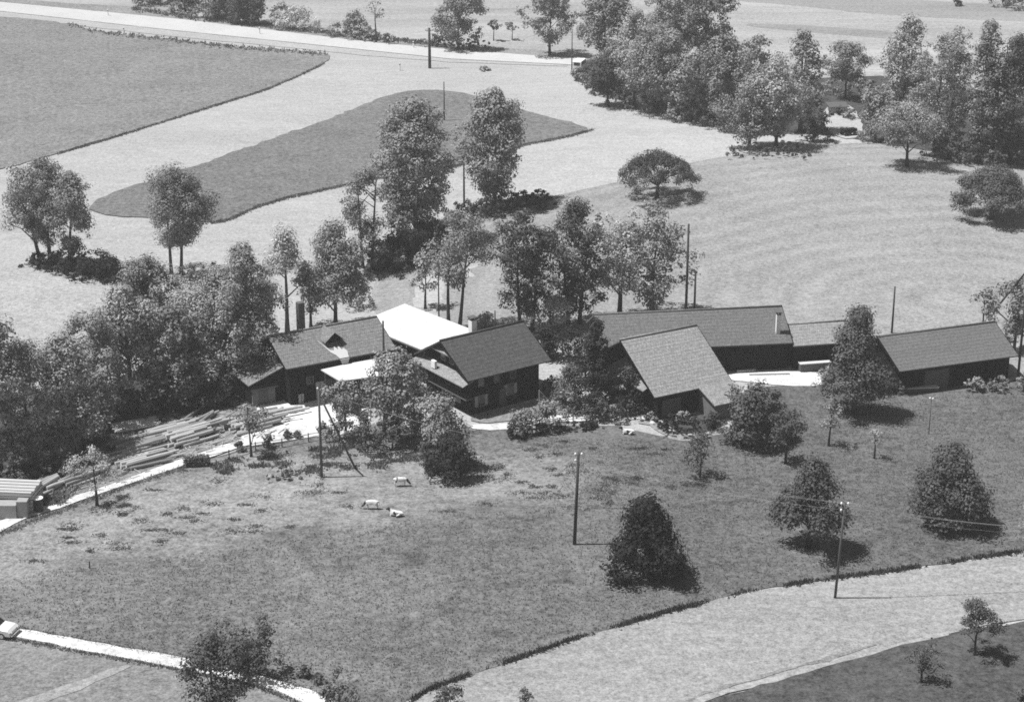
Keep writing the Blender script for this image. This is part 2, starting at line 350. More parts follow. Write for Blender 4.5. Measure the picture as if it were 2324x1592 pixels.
zone('track_strip', [(1500, 1640), (1560, 1590), (1800, 1520), (2000, 1468), (2150, 1434), (2150, 1442), (2050, 1464), (1800, 1534), (1650, 1576), (1560, 1610), (1500, 1660)], M['track'], .08, sm=0)
zone('wheel_rut', [(1500, 1602), (1650, 1556), (1800, 1512), (1900, 1484), (1985, 1462), (1988, 1467), (1900, 1491), (1800, 1519), (1650, 1563), (1500, 1612)], M['lower'], .09, sm=0, jit=.15, step=1)
zone('corner_meadow', [(1480, 1720), (1560, 1612), (1650, 1578), (1800, 1536), (2050, 1466), (2150, 1443), (2323, 1410), (2900, 1340), (2900, 1900), (1480, 1900)], M['corner'], .12, sm=0, grid=5, step=1.5)
zone('lower_meadow', [(-300, 1425), (30, 1445), (200, 1482), (430, 1522), (600, 1560), (700, 1590), (820, 1720), (700, 1900), (-300, 1900)], M['lower'], .04, sm=0)
zone('grass_track', [(-60, 1625), (80, 1580), (160, 1548), (250, 1520), (290, 1505), (300, 1512), (240, 1540), (160, 1572), (60, 1610), (-60, 1650)], M['track'], .07, sm=1)
# roads and yards
strip('road', [(-400, -34), (0, 5), (416, 45), (836, 96), (997, 111), (1286, 132), (1330, 134)], [(-400, -14), (0, 26), (398, 70), (836, 115), (1018, 134), (1286, 147), (1330, 152)], M['road'], .06, step=6, jit=.03)
strip('road_shoulder', [(-400, -13), (0, 27), (398, 71), (836, 116), (1018, 135), (1286, 148)], [(-400, -2), (0, 38), (240, 66), (420, 86), (836, 127), (1018, 142), (1286, 151)], M['mown'], .04, step=3, jit=.15)
strip('lane', [(-200, 1290), (-60, 1218), (0, 1184), (60, 1160), (140, 1138), (215, 1112), (290, 1085), (420, 1040), (540, 1000), (600, 985), (640, 965)], [(-200, 1316), (-60, 1244), (0, 1208), (60, 1176), (140, 1153), (215, 1126), (290, 1100), (420, 1055), (550, 1014), (600, 1000), (680, 990)], M['gravel'], .10, step=1.5, jit=.08)
zone('sawmill_yard', [(560, 960), (600, 910), (660, 900), (735, 894), (800, 905), (850, 940), (830, 975), (790, 990), (700, 993), (620, 1006), (560, 1015), (540, 1000)], M['gravel'], .13, sm=1, grid=3)
zone('log_yard', [(60, 1150), (80, 1090), (240, 1010), (300, 975), (420, 955), (520, 930), (600, 915), (620, 960), (560, 1003), (420, 1048), (290, 1093), (140, 1148)], M['verge'], .09, sm=1, grid=4)
strip('path', [(-200, 1400), (0, 1420), (40, 1428), (200, 1456), (430, 1497), (620, 1543), (700, 1567), (780, 1600), (860, 1660)], [(-200, 1425), (0, 1444), (40, 1447), (200, 1480), (430, 1522), (560, 1550), (640, 1572), (700, 1600), (770, 1660)], M['gravel'], .16, step=1.5, jit=.06)
zone('barn_yard', [(1640, 850), (1760, 843), (1860, 843), (1885, 860), (1860, 875), (1780, 877), (1710, 868), (1650, 862)], M['gravel'], .05, sm=1, grid=3)
zone('garden_path', [(1062, 962), (1130, 965), (1200, 952), (1290, 940), (1360, 938), (1480, 940), (1500, 950), (1400, 953), (1300, 955), (1210, 966), (1130, 977), (1070, 974)], M['gravel'], .07, sm=1, grid=2, step=1)
zone('garden_lawn', [(1070, 940), (1160, 922), (1280, 900), (1330, 905), (1300, 935), (1200, 948), (1120, 960), (1070, 958)], M['lower'], .06, sm=1, grid=3)
zone('barn_path', [(1440, 958), (1480, 952), (1505, 965), (1525, 985), (1560, 990), (1600, 984), (1650, 972), (1660, 980), (1610, 993), (1560, 1001), (1525, 999), (1500, 985), (1478, 968)], M['mown_near'], .06, sm=1, grid=2, step=1)
zone('garden_soil', [(1495, 945), (1560, 940), (1640, 945), (1655, 965), (1600, 978), (1560, 984), (1530, 978), (1510, 962)], M['soil'], .055, sm=1, grid=2, step=1)
zone('stream_bank', [(1000, 500), (1060, 480), (1130, 455), (1220, 438), (1255, 445), (1240, 462), (1150, 478), (1060, 500), (1000, 522), (975, 570), (900, 600), (840, 640), (820, 620), (850, 570), (910, 530)], M['soil'], .05, sm=1, grid=4)  # right arm: the oval tree's shade put into the dark soil colour
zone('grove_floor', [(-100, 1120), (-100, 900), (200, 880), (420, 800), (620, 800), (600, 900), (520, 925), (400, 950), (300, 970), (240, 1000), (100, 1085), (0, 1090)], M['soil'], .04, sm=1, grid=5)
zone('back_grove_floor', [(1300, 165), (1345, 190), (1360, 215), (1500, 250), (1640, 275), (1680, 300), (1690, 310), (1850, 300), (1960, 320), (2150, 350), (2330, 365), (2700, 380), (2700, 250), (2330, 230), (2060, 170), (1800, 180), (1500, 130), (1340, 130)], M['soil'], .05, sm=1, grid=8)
zone('gravel_clearing', [(1860, 262), (1885, 235), (1920, 232), (1950, 262), (1960, 300), (1930, 318), (1895, 310), (1870, 290)], M['mown'], .09, sm=1, grid=4)

# ------------------------------------------------------------------ haze in the valley
hz = MB().box(-1700, 1700, -400, 1900, -3.5, CAMH + 6).build('haze', bpy.data.materials.new('haze_air')); tag(hz, kind='stuff')
hm = hz.data.materials[0]; hm.use_nodes = True; n = hm.node_tree.nodes; n.clear()
pv = n.new('ShaderNodeVolumePrincipled'); pv.inputs['Color'].default_value = (.95, .95, .95, 1); pv.inputs['Density'].default_value = .00030; pv.inputs['Anisotropy'].default_value = .1
oo = n.new('ShaderNodeOutputMaterial'); hm.node_tree.links.new(pv.outputs[0], oo.inputs['Volume'])

# ------------------------------------------------------------------ trees and plants
def profile(kind, t):
    if kind == 'round': return np.sqrt(np.clip(1 - np.abs(2 * t - 1) ** 2.3, 0, 1))
    if kind == 'tall': return np.clip(np.sin(np.clip(t * .93 + .07, 0, 1) ** .8 * math.pi), 0, 1) ** .55
    if kind == 'cone': return np.clip(1.02 - t, 0, 1) ** .80 * np.clip(.88 + t * 1.5, 0, 1) * 1.04
    if kind == 'pear': return np.clip(1.02 - t, 0, 1) ** .6 * np.clip(.92 + t * 1.3, 0, 1)
    if kind == 'umbrella': return np.sqrt(np.clip(1 - t ** 2.2, 0, 1))
    if kind == 'shrub': return np.sqrt(np.clip(1 - t ** 2.5, 0, 1))
    if kind == 'spruce': return np.clip((1 - t) ** .85, 0, 1) * (.78 + .3 * np.abs(np.sin(t * 22)))
    return np.ones_like(t)
def leaves_mesh(centres, radii, per, size, rng, flat=.75, droop=0.0, up=.5):
    """many small leaf sprays around each twig cluster"""
    k = len(centres); cnt = np.maximum(6, (per * (radii / radii.mean()) ** 2).astype(int))
    ci = np.repeat(np.arange(k), cnt); n = len(ci)
    d = rng.normal(size=(n, 3)); d /= np.linalg.norm(d, axis=1)[:, None]
    rr = rng.random(n) ** .42
    off = d * (rr * radii[ci])[:, None]; off[:, 2] *= flat
    if droop: off[:, 2] -= droop * (rng.random(n) ** 2) * radii[ci]
    P = centres[ci] + off
    nr = d * 1.1 + rng.normal(size=(n, 3)) * .27 + np.array([0, 0, up]); nr /= np.linalg.norm(nr, axis=1)[:, None]
    a = np.cross(nr, rng.normal(size=(n, 3))); a /= np.linalg.norm(a, axis=1)[:, None]; b = np.cross(nr, a)
    s = size * rng.uniform(.55, 1.3, n); el = rng.uniform(.45, .85, n)
    a = a * s[:, None]; b = b * (s * el)[:, None]; cup = nr * (s * .25)[:, None]
    V = np.stack([P - a, P - b - cup * .5, P + a, P + b - cup * .5], 1).reshape(-1, 3)
    return V, np.arange(n * 4, dtype=np.int32).reshape(-1, 4)
def make_plant(name, base, top, wid, cb, kind, mat, label, cat='tree', group=None, dx=0, dens=1.0, gaps=.25, stems=1, leaf=None,
               bark='bark', npuff=None, trunk_r=None, ang=0, lean=0, fine=1.0, depth=None):
    """base=(x,y) photo point of the foot, top = photo row of the top, wid = crown width in photo pixels, cb = photo row of the crown's lower edge"""
    rng = np.random.default_rng(int(base[0] * 13 + base[1] * 7 + top) % 100000)
    P = at(*base); m = mpp(P); H = up_to(P, top); W = wid * m * 1.1
    hb = max(0.0, up_to(P, cb)) if cb < base[1] else 0.0
    R = W / 2; CH = H - hb; ox = dx * m
    root = empty(name, P, 0, label, cat, group)
    npf = npuff or int(np.clip(26 + 1.1 * W * CH, 34, 210) * dens)
    pr0 = min(R, CH / 2) * (.36 if kind != 'spruce' else .22)
    pr0 = max(min(pr0, 1.25), .25) * rng.uniform(.8, 1.2)
    t = rng.random(npf * 3); an = rng.random(npf * 3) * 2 * math.pi
    pf = profile(kind, t); keep = rng.random(len(t)) < np.clip(pf + .12, 0, 1); t, an, pf = t[keep][:npf], an[keep][:npf], pf[keep][:npf]
    hollow = {'umbrella': .55, 'cone': .35, 'pear': .35, 'spruce': .2}.get(kind, .28)
    q = np.sqrt(hollow ** 2 + (1 - hollow ** 2) * rng.random(len(t)))
    q = np.minimum(q, 1.0)
    # lumpy outline
    k1, k2, k3 = rng.uniform(0, 6.28, 3)
    lump = 1 + .17 * np.sin(an * 3 + k1 + t * 4) + .16 * np.sin(t * 9 + k2 + 1.5 * np.sin(an + k3)) + .10 * np.sin(an * 5 + k3) + rng.normal(0, .06, len(t))
    if kind in ('cone', 'pear'): lump = 1 + (lump - 1) * .9
    rr = np.maximum(R * pf * q * lump - pr0 * .45, 0)
    if kind == 'umbrella':
        zc = hb + CH * (t * .8 + .05)
        rr = np.maximum(R * np.sqrt(np.clip(1 - (t * .95) ** 2, 0, 1)) * (.7 + .3 * q) * lump - pr0 * .3, 0)
        sel = rng.random(len(t)) < .5; rr[sel] *= np.sqrt(rng.random(sel.sum())) ; zc[sel] = hb + CH * (1 - .75 * (rr[sel] / R) ** 2) * rng.uniform(.8, .98, sel.sum())
    else:
        zc = hb + pr0 * .5 + (CH - pr0 * .8) * t
    cen = np.stack([ox * np.clip(zc / H * 1.4, 0, 1) + rr * np.cos(an), (depth or 1.0) * rr * np.sin(an), zc], 1)
    if lean: cen[:, 0] += lean * m * (zc / H)
    # gaps where the background shows through
    gv = np.sin(cen[:, 0] * 1.3 / pr0 * .6 + k1) * np.sin(cen[:, 1] * .9 / pr0 * .6 + k2) * np.sin(cen[:, 2] * 1.1 / pr0 * .6 + k3)
    gq = gaps + (.07 if kind in ('round', 'tall') and gaps > .08 else 0)
    cen = cen[gv <= np.quantile(gv, 1 - .8 * gq)] if gaps > .03 else cen
    pr = pr0 * rng.uniform(.5, 1.35, len(cen))
    dist = P.y / 200.0
    ls = leaf or (.142 * (.55 + .55 * dist)) ; ls *= fine * rng.uniform(.85, 1.15)
    per = int(58 * (pr0 / .9) ** 2 * (.2 / ls) ** 2 * .62 * (1.0 if dens >= 1 else (.6 + .4 * dens)))
    per = int(np.clip(per, 14, 300))
    V, Fc = leaves_mesh(cen, pr, per, ls, rng, .8 if kind not in ('cone', 'spruce', 'pear') else .62, .4 if kind in ('cone', 'pear') else (.2 if kind == 'umbrella' else 0))
    mesh_obj('crown' if kind != 'shrub' else 'foliage', V, Fc, M[mat], root)
    # trunk and limbs
    mb = MB(); tr = trunk_r or max(.09, .018 * H + .05)
    topk = .82 if kind in ('tall', 'cone', 'spruce', 'pear') else .62
    if kind == 'umbrella': topk = .5
    for s in range(stems):
        sx = (s - (stems - 1) / 2) * tr * 4.0; hz_ = hb + (H - hb) * topk
        pts = []; ph = rng.uniform(0, 6.28)
        for i in range(7):
            u = i / 6; z = -.25 + u * (hz_ + .25)
            pts.append((sx * (1 + u) + ox * min(1, z / H * 1.4) * (u > 0) + lean * m * z / H + .12 * tr * 6 * math.sin(ph + u * 4) * u, .5 * tr * math.cos(ph + u * 5) * u * 3, z))
        mb.tube(pts, [tr * (1.25 if i == 0 else 1) * (1 - .8 * i / 6) / (1 + .25 * (stems - 1)) for i in range(7)], 8)
        nl = min(len(cen), (12 if kind != 'shrub' else 6))
        for ci in rng.choice(len(cen), nl, replace=False):
            c = cen[ci]; z0 = min(max(hb * .9, c[2] - 1.2 * np.hypot(c[0] - sx, c[1]) * (.55 if kind != 'umbrella' else .35)), hz_ * .92)
            z0 = max(z0, hb * .75 + .1)
            u = (z0 + .25) / (hz_ + .25); j = min(int(u * 6), 5); fu = u * 6 - j
            a = Vector(pts[j]).lerp(Vector(pts[j + 1]), fu); e = Vector(c)
            mid = a.lerp(e, .5) + Vector((0, 0, .12 * (e - a).length * (1 if kind != 'umbrella' else 1.4)))
            r0 = tr * (1 - .75 * u) * .5
            mb.tube([a, mid, e], [r0, r0 * .6, r0 * .18], 5)
    mb.build('trunk' if kind != 'shrub' else 'stem', M[bark], root, True)
    return root
def T(name, bx, by, top, wid, cb, kind, mat, label, **k):
    cat = {'shrub': 'shrub', 'bush': 'bush', 'apple_tree': 'tree', 'hedge': 'hedge'}.get(name, 'tree')
    return make_plant(name, (bx, by), top, wid, cb, kind, 'leaf_' + mat, label, cat, **k)
def S(bx, by, top, wid, mat, label, **k):
    k.setdefault('gaps', .1)
    return make_plant('shrub', (bx, by), top, wid, by + 1, 'shrub', 'leaf_' + mat, label, 'shrub', **k)

# -- three slender trees on the left and their neighbour
g3 = 'slender trees standing on the field edge at the left'
T('deciduous_tree', 92, 598, 364, 100, 562, 'round', 'mid', 'slender open tree, leftmost of the three at the left edge of the hay field', group=g3, dx=-24, dens=1.4, gaps=.25, fine=.85)
T('deciduous_tree', 114, 602, 352, 100, 560, 'round', 'mid', 'slender open tree, middle one of the three at the left of the hay field', group=g3, dx=2, dens=1.4, gaps=.25, fine=.85)
T('deciduous_tree', 158, 612, 388, 94, 575, 'round', 'mid', 'slender open tree, rightmost of the three at the left edge of the hay field', group=g3, dx=16, dens=1.4, gaps=.25, fine=.85)
T('deciduous_tree', 400, 622, 380, 140, 560, 'round', 'mid', 'lone dark tree with two thin trunks in front of the meadow strip', dx=6, dens=1.25, gaps=.25, stems=2, fine=.85)
gh = 'low dark shrubs under the slender trees at the left'
for i, (x, y, t, ww, lb) in enumerate([(88, 604, 578, 60, 'low dark shrub at the left end of the row under the three slender trees'), (130, 612, 572, 80, 'low dark shrub under the middle of the three slender trees'),
        (175, 622, 566, 90, 'low dark shrub under the rightmost of the three slender trees'), (222, 632, 572, 90, 'low dark shrub right of the three slender trees'), (258, 640, 588, 60, 'low dark shrub at the right end of the row, next to the big grove')]):
    S(x, y, t - 6, ww * 1.15, 'deep', lb, group=gh, dens=1.3, gaps=0)
S(430, 655, 598, 90, 'mid', 'dark round shrub right of the two-stemmed tree'); S(485, 650, 596, 80, 'dark', 'dark shrub behind the grove, touching the pale hay field')
# -- the grove left of the sawmill
gg = 'trees of the big grove left of the sawmill'
for (x, y, t, ww, c, mt, k_, lb) in [
    (0, 1075, 700, 140, 1050, 'mid', 'round', 'tall tree of the grove cut off by the left picture edge'),
    (70, 1055, 765, 160, 1050, 'light', 'round', 'broad grove tree second from the left picture edge, above the plank stack'),
    (150, 1030, 760, 175, 1025, 'mid', 'round', 'broad bushy grove tree above the nearest log pile'),
    (228, 965, 702, 150, 965, 'mid', 'round', 'grove tree with a pointed top bordering the pale field on its left'),
    (300, 925, 640, 195, 925, 'light', 'tall', 'large round tree in the middle of the grove, above the lumber stack'),
    (345, 850, 582, 165, 820, 'mid', 'round', 'tall tree at the back of the grove nearest to the low shrub row'),
    (400, 912, 690, 195, 915, 'mid', 'round', 'wide dense tree at the front of the grove, behind the log piles'),
    (455, 875, 655, 150, 865, 'light', 'round', 'grove tree between the two largest crowns, behind the middle log pile'),
    (510, 870, 610, 175, 840, 'mid', 'round', 'tree in the right half of the grove standing behind the small board shed'),
    (566, 884, 550, 160, 850, 'mid', 'tall', 'tallest tree at the right of the grove, close to the sawmill roof'),
    (600, 800, 640, 90, 760, 'mid', 'tall', 'narrow tree touching the left end of the sawmill roof')]:
    T('deciduous_tree', x, y, t, ww, c, k_, mt, lb, group=gg, gaps=.15, dens=1.15, depth=.72 if x < 560 else 1.1)
for (x, y, t, ww, lb) in [(40, 1095, 1020, 110, 'dark shrub under the leftmost grove trees above the board stack'), (130, 1085, 1005, 110, 'dark shrub at the grove edge above the near log pile'), (205, 1000, 935, 100, 'dark shrub at the grove edge left of the lumber stack'), (280, 950, 875, 110, 'dark shrub at the grove edge behind the lumber stack'), (350, 938, 865, 110, 'dark shrub at the grove edge right of the lumber stack'), (425, 925, 850, 110, 'dark shrub at the grove edge behind the big log pile'), (490, 915, 835, 100, 'dark shrub at the grove edge left of the board shed'), (585, 870, 800, 70, 'dark shrub between the grove and the sawmill gable')]:
    S(x, y, t, ww, 'dark', lb, group='dark undergrowth shrubs along the front of the left grove')
T('deciduous_tree', 652, 752, 518, 105, 700, 'tall', 'light', 'pale airy tree behind the sawmill chimney', gaps=.4, dens=.6)
T('deciduous_tree', 762, 745, 508, 150, 725, 'round', 'mid', 'round tree directly behind the sawmill roof', gaps=.25)
T('deciduous_tree', 705, 742, 590, 90, 720, 'round', 'mid', 'smaller tree between the sawmill chimney and the round tree', gaps=.25)
# -- middle
T('deciduous_tree', 834, 610, 375, 110, 540, 'tall', 'mid', 'thin open tree left of the tallest tree in the middle', gaps=.45, dens=.6, stems=2)
T('deciduous_tree', 945, 560, 226, 172, 512, 'round', 'mid', 'tallest tree in the middle of the picture, in front of the dark meadow strip', dx=-2, gaps=.05, dens=1.35)
T('deciduous_tree', 905, 580, 400, 110, 540, 'round', 'mid', 'lower leafy tree at the foot of the tallest middle tree', gaps=.2)
T('deciduous_tree', 1123, 470, 200, 132, 452, 'round', 'mid', 'tall oval tree standing alone in front of the right end of the meadow strip', gaps=.05, dens=1.3)
T('deciduous_tree', 1030, 745, 480, 150, 655, 'round', 'mid', 'tree with forked bare trunk behind the white metal roof', dx=12, gaps=.25, stems=2, dens=.9)
T('deciduous_tree', 965, 700, 572, 80, 690, 'round', 'light', 'pale small tree left of the forked tree behind the white roof', gaps=.4, dens=.6)
T('deciduous_tree', 1194, 752, 478, 148, 725, 'round', 'dark', 'dark leafy tree behind the ridge of the farmhouse', gaps=.08, stems=2)
T('deciduous_tree', 1302, 735, 455, 138, 712, 'round', 'dark', 'tall dark tree between the farmhouse and the long shed', gaps=.08, stems=2)
T('deciduous_tree', 1405, 722, 440, 132, 700, 'round', 'light', 'pale airy tree behind the left end of the long shed', gaps=.3, dens=.8)
T('deciduous_tree', 1480, 718, 456, 155, 702, 'round', 'mid', 'wide tree behind the long shed, beside the two thin poles', gaps=.25)
S(1248, 752, 665, 95, 'pale', 'pale round bush behind the farmhouse, between the dark trunks', gaps=.15)
S(1100, 748, 705, 55, 'light', 'light shrub right of the white farmhouse chimney')
for (x, y, t, ww, lb) in [(1238, 812, 742, 85, 'dark hedge-like shrub touching the right end of the farmhouse ridge'), (1290, 815, 742, 95, 'dark shrub between the farmhouse and the spruce'), (1328, 860, 775, 80, 'dark shrub just left of the spruce trunk'), (1385, 880, 790, 75, 'dark shrub between the spruce and the barn gable'), (1440, 935, 860, 60, 'dark shrub against the barn gable wall'), (1400, 760, 720, 50, 'dark shrub at the left end of the long shed roof')]:
    S(x, y, t, ww, 'deep', lb, group='dark shrubs behind the farmhouse')
T('spruce_tree', 1352, 935, 715, 135, 925, 'spruce', 'deep', 'dark spruce between the farmhouse and the steep barn', gaps=0, dens=1.5)
S(1420, 930, 830, 90, 'dark', 'tall dark shrub filling the gap left of the barn'); S(1290, 915, 830, 80, 'dark', 'dark shrub at the right corner of the farmhouse')
# stream bank
gb = 'shrubs along the stream bank below the tall middle trees'
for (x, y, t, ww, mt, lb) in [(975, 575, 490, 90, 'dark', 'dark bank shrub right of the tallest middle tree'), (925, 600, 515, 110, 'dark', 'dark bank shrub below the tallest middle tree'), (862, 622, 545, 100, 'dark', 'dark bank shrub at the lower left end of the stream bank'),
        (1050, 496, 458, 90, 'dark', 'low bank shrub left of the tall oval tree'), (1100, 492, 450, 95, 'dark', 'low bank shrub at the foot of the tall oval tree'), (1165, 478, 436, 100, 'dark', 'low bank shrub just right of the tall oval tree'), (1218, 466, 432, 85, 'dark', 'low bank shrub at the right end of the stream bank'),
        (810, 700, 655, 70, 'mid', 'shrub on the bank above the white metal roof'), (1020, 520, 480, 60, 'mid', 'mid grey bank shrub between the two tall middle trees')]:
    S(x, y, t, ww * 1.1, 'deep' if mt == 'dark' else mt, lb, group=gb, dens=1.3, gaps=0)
# -- orchard trees on the hill
T('apple_tree', 1490, 449, 346, 158, 418, 'umbrella', 'dark', 'umbrella-shaped apple tree alone on the hill behind the long shed', gaps=0, dens=2.6, trunk_r=.33, fine=.7)
T('apple_tree', 2057, 378, 236, 138, 345, 'round', 'mid', 'apple tree with straight trunk in front of the back grove', gaps=.2, trunk_r=.28, fine=.8)
T('apple_tree', 2248, 497, 383, 150, 470, 'umbrella', 'dark', 'round apple tree near the right picture edge on the hill', gaps=0, dens=2.6, trunk_r=.33, fine=.7)
# -- the back grove
gr = 'trees of the back grove at the top right'
for (x, y, t, ww, c, mt, k_, lb) in [
    (1040, 112, -30, 105, 100, 'mid', 'round', 'dark round tree beyond the road, right of the thick telegraph pole'),
    (1247, 126, -30, 110, 100, 'mid', 'round', 'round tree with short trunk beyond the road, left of the white van'),
    (1372, 150, -35, 112, 120, 'mid', 'round', 'tall tree above the white van at the end of the road'),
    (1378, 240, 112, 95, 222, 'dark', 'round', 'dark bushy tree at the left front corner of the back grove'),
    (1440, 245, 25, 120, 225, 'light', 'round', 'leafy tree second from the left at the front of the back grove'),
    (1500, 262, 45, 125, 240, 'mid', 'round', 'leafy tree of the back grove behind the tip of the meadow strip'),
    (1520, 160, -40, 120, 120, 'light', 'round', 'pale tree rising at the back of the grove near the top edge'),
    (1595, 170, -60, 145, 130, 'mid', 'round', 'tall dark tree whose crown is cut by the top edge'),
    (1570, 275, 120, 125, 258, 'light', 'round', 'dense tree of the back grove with its foot on the pale field'),
    (1640, 285, 75, 130, 265, 'mid', 'round', 'broad tree in the middle of the back grove'),
    (1700, 335, 165, 115, 312, 'mid', 'tall', 'tree with several thin trunks at the front of the grove above the round shade'),
    (1760, 335, 130, 130, 315, 'light', 'round', 'leafy tree right of the one with thin trunks'),
    (1815, 300, 58, 110, 280, 'mid', 'tall', 'tall light-topped tree behind the round shade'),
    (1845, 322, 215, 70, 305, 'dark', 'round', 'small dark tree left of the pale clearing'),
    (1718, 250, 80, 110, 230, 'mid', 'round', 'rounded tree crown in the rear row, in the centre of the back grove'),
    (1918, 225, 95, 95, 185, 'mid', 'round', 'small sparse tree standing behind the pale clearing'),
    (1985, 320, 190, 80, 300, 'mid', 'round', 'tree right of the pale clearing'),
    (2045, 300, 32, 118, 280, 'light', 'tall', 'tall tree with a notched top right of the pale clearing'),
    (2120, 352, 82, 135, 335, 'mid', 'round', 'broad tree left of the tallest poplar-like tree'),
    (2222, 366, 45, 110, 350, 'mid', 'tall', 'tall column-shaped tree near the right picture edge'),
    (2290, 372, 72, 110, 355, 'dark', 'tall', 'tall dark tree at the right picture edge'),
    (2160, 250, 60, 90, 220, 'light', 'round', 'pale tree between the two tall groups at the right')]:
    T('deciduous_tree', x, y, t, ww, c, k_, mt, lb, group=gr, gaps=.14 if mt != 'light' else .3, dens=1.1)
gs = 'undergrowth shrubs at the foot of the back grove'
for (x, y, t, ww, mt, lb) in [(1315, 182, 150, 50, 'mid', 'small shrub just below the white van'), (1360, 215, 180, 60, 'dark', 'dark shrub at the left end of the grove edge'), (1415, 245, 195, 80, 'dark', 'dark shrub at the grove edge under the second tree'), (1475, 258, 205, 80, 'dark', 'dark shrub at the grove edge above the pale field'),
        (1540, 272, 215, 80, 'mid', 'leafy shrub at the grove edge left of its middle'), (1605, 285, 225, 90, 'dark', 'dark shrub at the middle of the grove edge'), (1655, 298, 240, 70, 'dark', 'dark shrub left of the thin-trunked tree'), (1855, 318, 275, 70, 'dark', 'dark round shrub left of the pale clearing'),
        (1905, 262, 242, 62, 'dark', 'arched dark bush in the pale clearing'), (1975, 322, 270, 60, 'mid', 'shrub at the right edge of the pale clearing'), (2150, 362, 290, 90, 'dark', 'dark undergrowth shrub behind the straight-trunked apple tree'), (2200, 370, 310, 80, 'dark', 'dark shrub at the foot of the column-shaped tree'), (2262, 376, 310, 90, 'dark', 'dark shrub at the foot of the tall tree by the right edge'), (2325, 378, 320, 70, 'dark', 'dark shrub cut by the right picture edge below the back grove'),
        (1700, 352, 326, 110, 'dark', 'flat dark foliage added as the round shade under the thin-trunked tree'), (1790, 350, 324, 110, 'dark', 'flat dark foliage added as the right part of the round shade'), (1935, 270, 248, 45, 'mid', 'small bush in front of the low hut in the clearing'), (1960, 215, 180, 90, 'mid', 'shrub in the hedge behind the clearing'), (1890, 212, 182, 90, 'mid', 'shrub in the hedge left behind the clearing'),  # the two flat dark plants are added to imitate shade under the trees
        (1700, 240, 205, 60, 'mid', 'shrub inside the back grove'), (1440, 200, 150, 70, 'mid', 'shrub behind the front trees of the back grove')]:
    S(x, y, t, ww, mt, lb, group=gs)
# beyond the road, top edge
gt = 'trees and bushes along the far side of the road'
for (x, y, t, ww, mt, lb) in [(350, 10, -40, 90, 'mid', 'bush at the left end of the dark hedge beyond the road'), (420, 26, -40, 95, 'dark', 'dark bush of the hedge beyond the road, left of the thin pole'), (490, 40, -40, 100, 'mid', 'bush of the hedge beyond the road, right of the thin pole'), (562, 55, -42, 90, 'dark', 'dark bush at the right end of the hedge beyond the road'),
        (672, 66, 12, 95, 'pale', 'pale rounded bush right of the dark hedge'), (640, 50, 5, 60, 'light', 'pale small bush directly behind the dark hedge'), (765, 82, 50, 60, 'mid', 'small bush left of the bare tree beyond the road'), (805, 86, 22, 60, 'mid', 'taller bush left of the bare tree beyond the road'), (838, 92, 62, 50, 'mid', 'low bush at the foot of the bare tree'),
        (880, 94, 74, 30, 'light', 'tiny pale bush right of the bare tree'), (1000, 105, 70, 50, 'dark', 'low dark bush at the foot of the dark round tree beyond the road'), (1075, 112, 90, 90, 'dark', 'low flat bush right of the dark round tree beyond the road'), (1100, 160, 150, 26, 'light', 'tiny tuft-like bush alone on the pale field below the road'),
        (2290, 14, -25, 110, 'dark', 'dark bushes in the top right corner'), (2172, 14, -10, 26, 'dark', 'tiny dark bush at the top edge')]:
    S(x, y, t, ww, mt, lb, group=gt)
T('deciduous_tree', 1120, 93, 45, 34, 70, 'round', 'mid', 'small round tree beyond the road, left one of a pair', gaps=.1); T('deciduous_tree', 1162, 91, 50, 30, 72, 'round', 'mid', 'small round tree beyond the road, right one of a pair', gaps=.1)
T('bare_tree', 853, 97, -8, 70, 60, 'round', 'mid', 'almost bare tree with thin spreading branches beyond the road', dens=.25, gaps=.5, npuff=14)
# -- around the houses
gf = 'garden trees in front of the farmhouse'
for (x, y, t, ww, c, mt, k_, lb) in [(872, 990, 800, 88, 950, 'mid', 'round', 'leafy garden tree in front of the white canopy'), (785, 990, 862, 75, 945, 'mid', 'round', 'smaller garden tree beside the braced pole'), (905, 1005, 792, 110, 970, 'mid', 'round', 'garden tree between the sawmill and the farmhouse gable'), (940, 960, 815, 75, 930, 'dark', 'round', 'dark garden tree against the farmhouse gable')]:
    T('deciduous_tree', x, y, t, ww, c, k_, mt, lb, group=gf, gaps=.38 if x == 872 else .2)
T('deciduous_tree', 1004, 1060, 893, 105, 1015, 'round', 'mid', 'bushy garden tree standing in the meadow before the farmhouse gable', gaps=.1, dens=1.3)
S(1028, 1086, 985, 115, 'deep', 'dense dark bush at the foot of the bushy garden tree before the farmhouse', gaps=.02)
S(975, 1070, 985, 60, 'dark', 'dark bush left of the dense bush before the farmhouse')
gq = 'garden shrubs between the yard and the farmhouse'
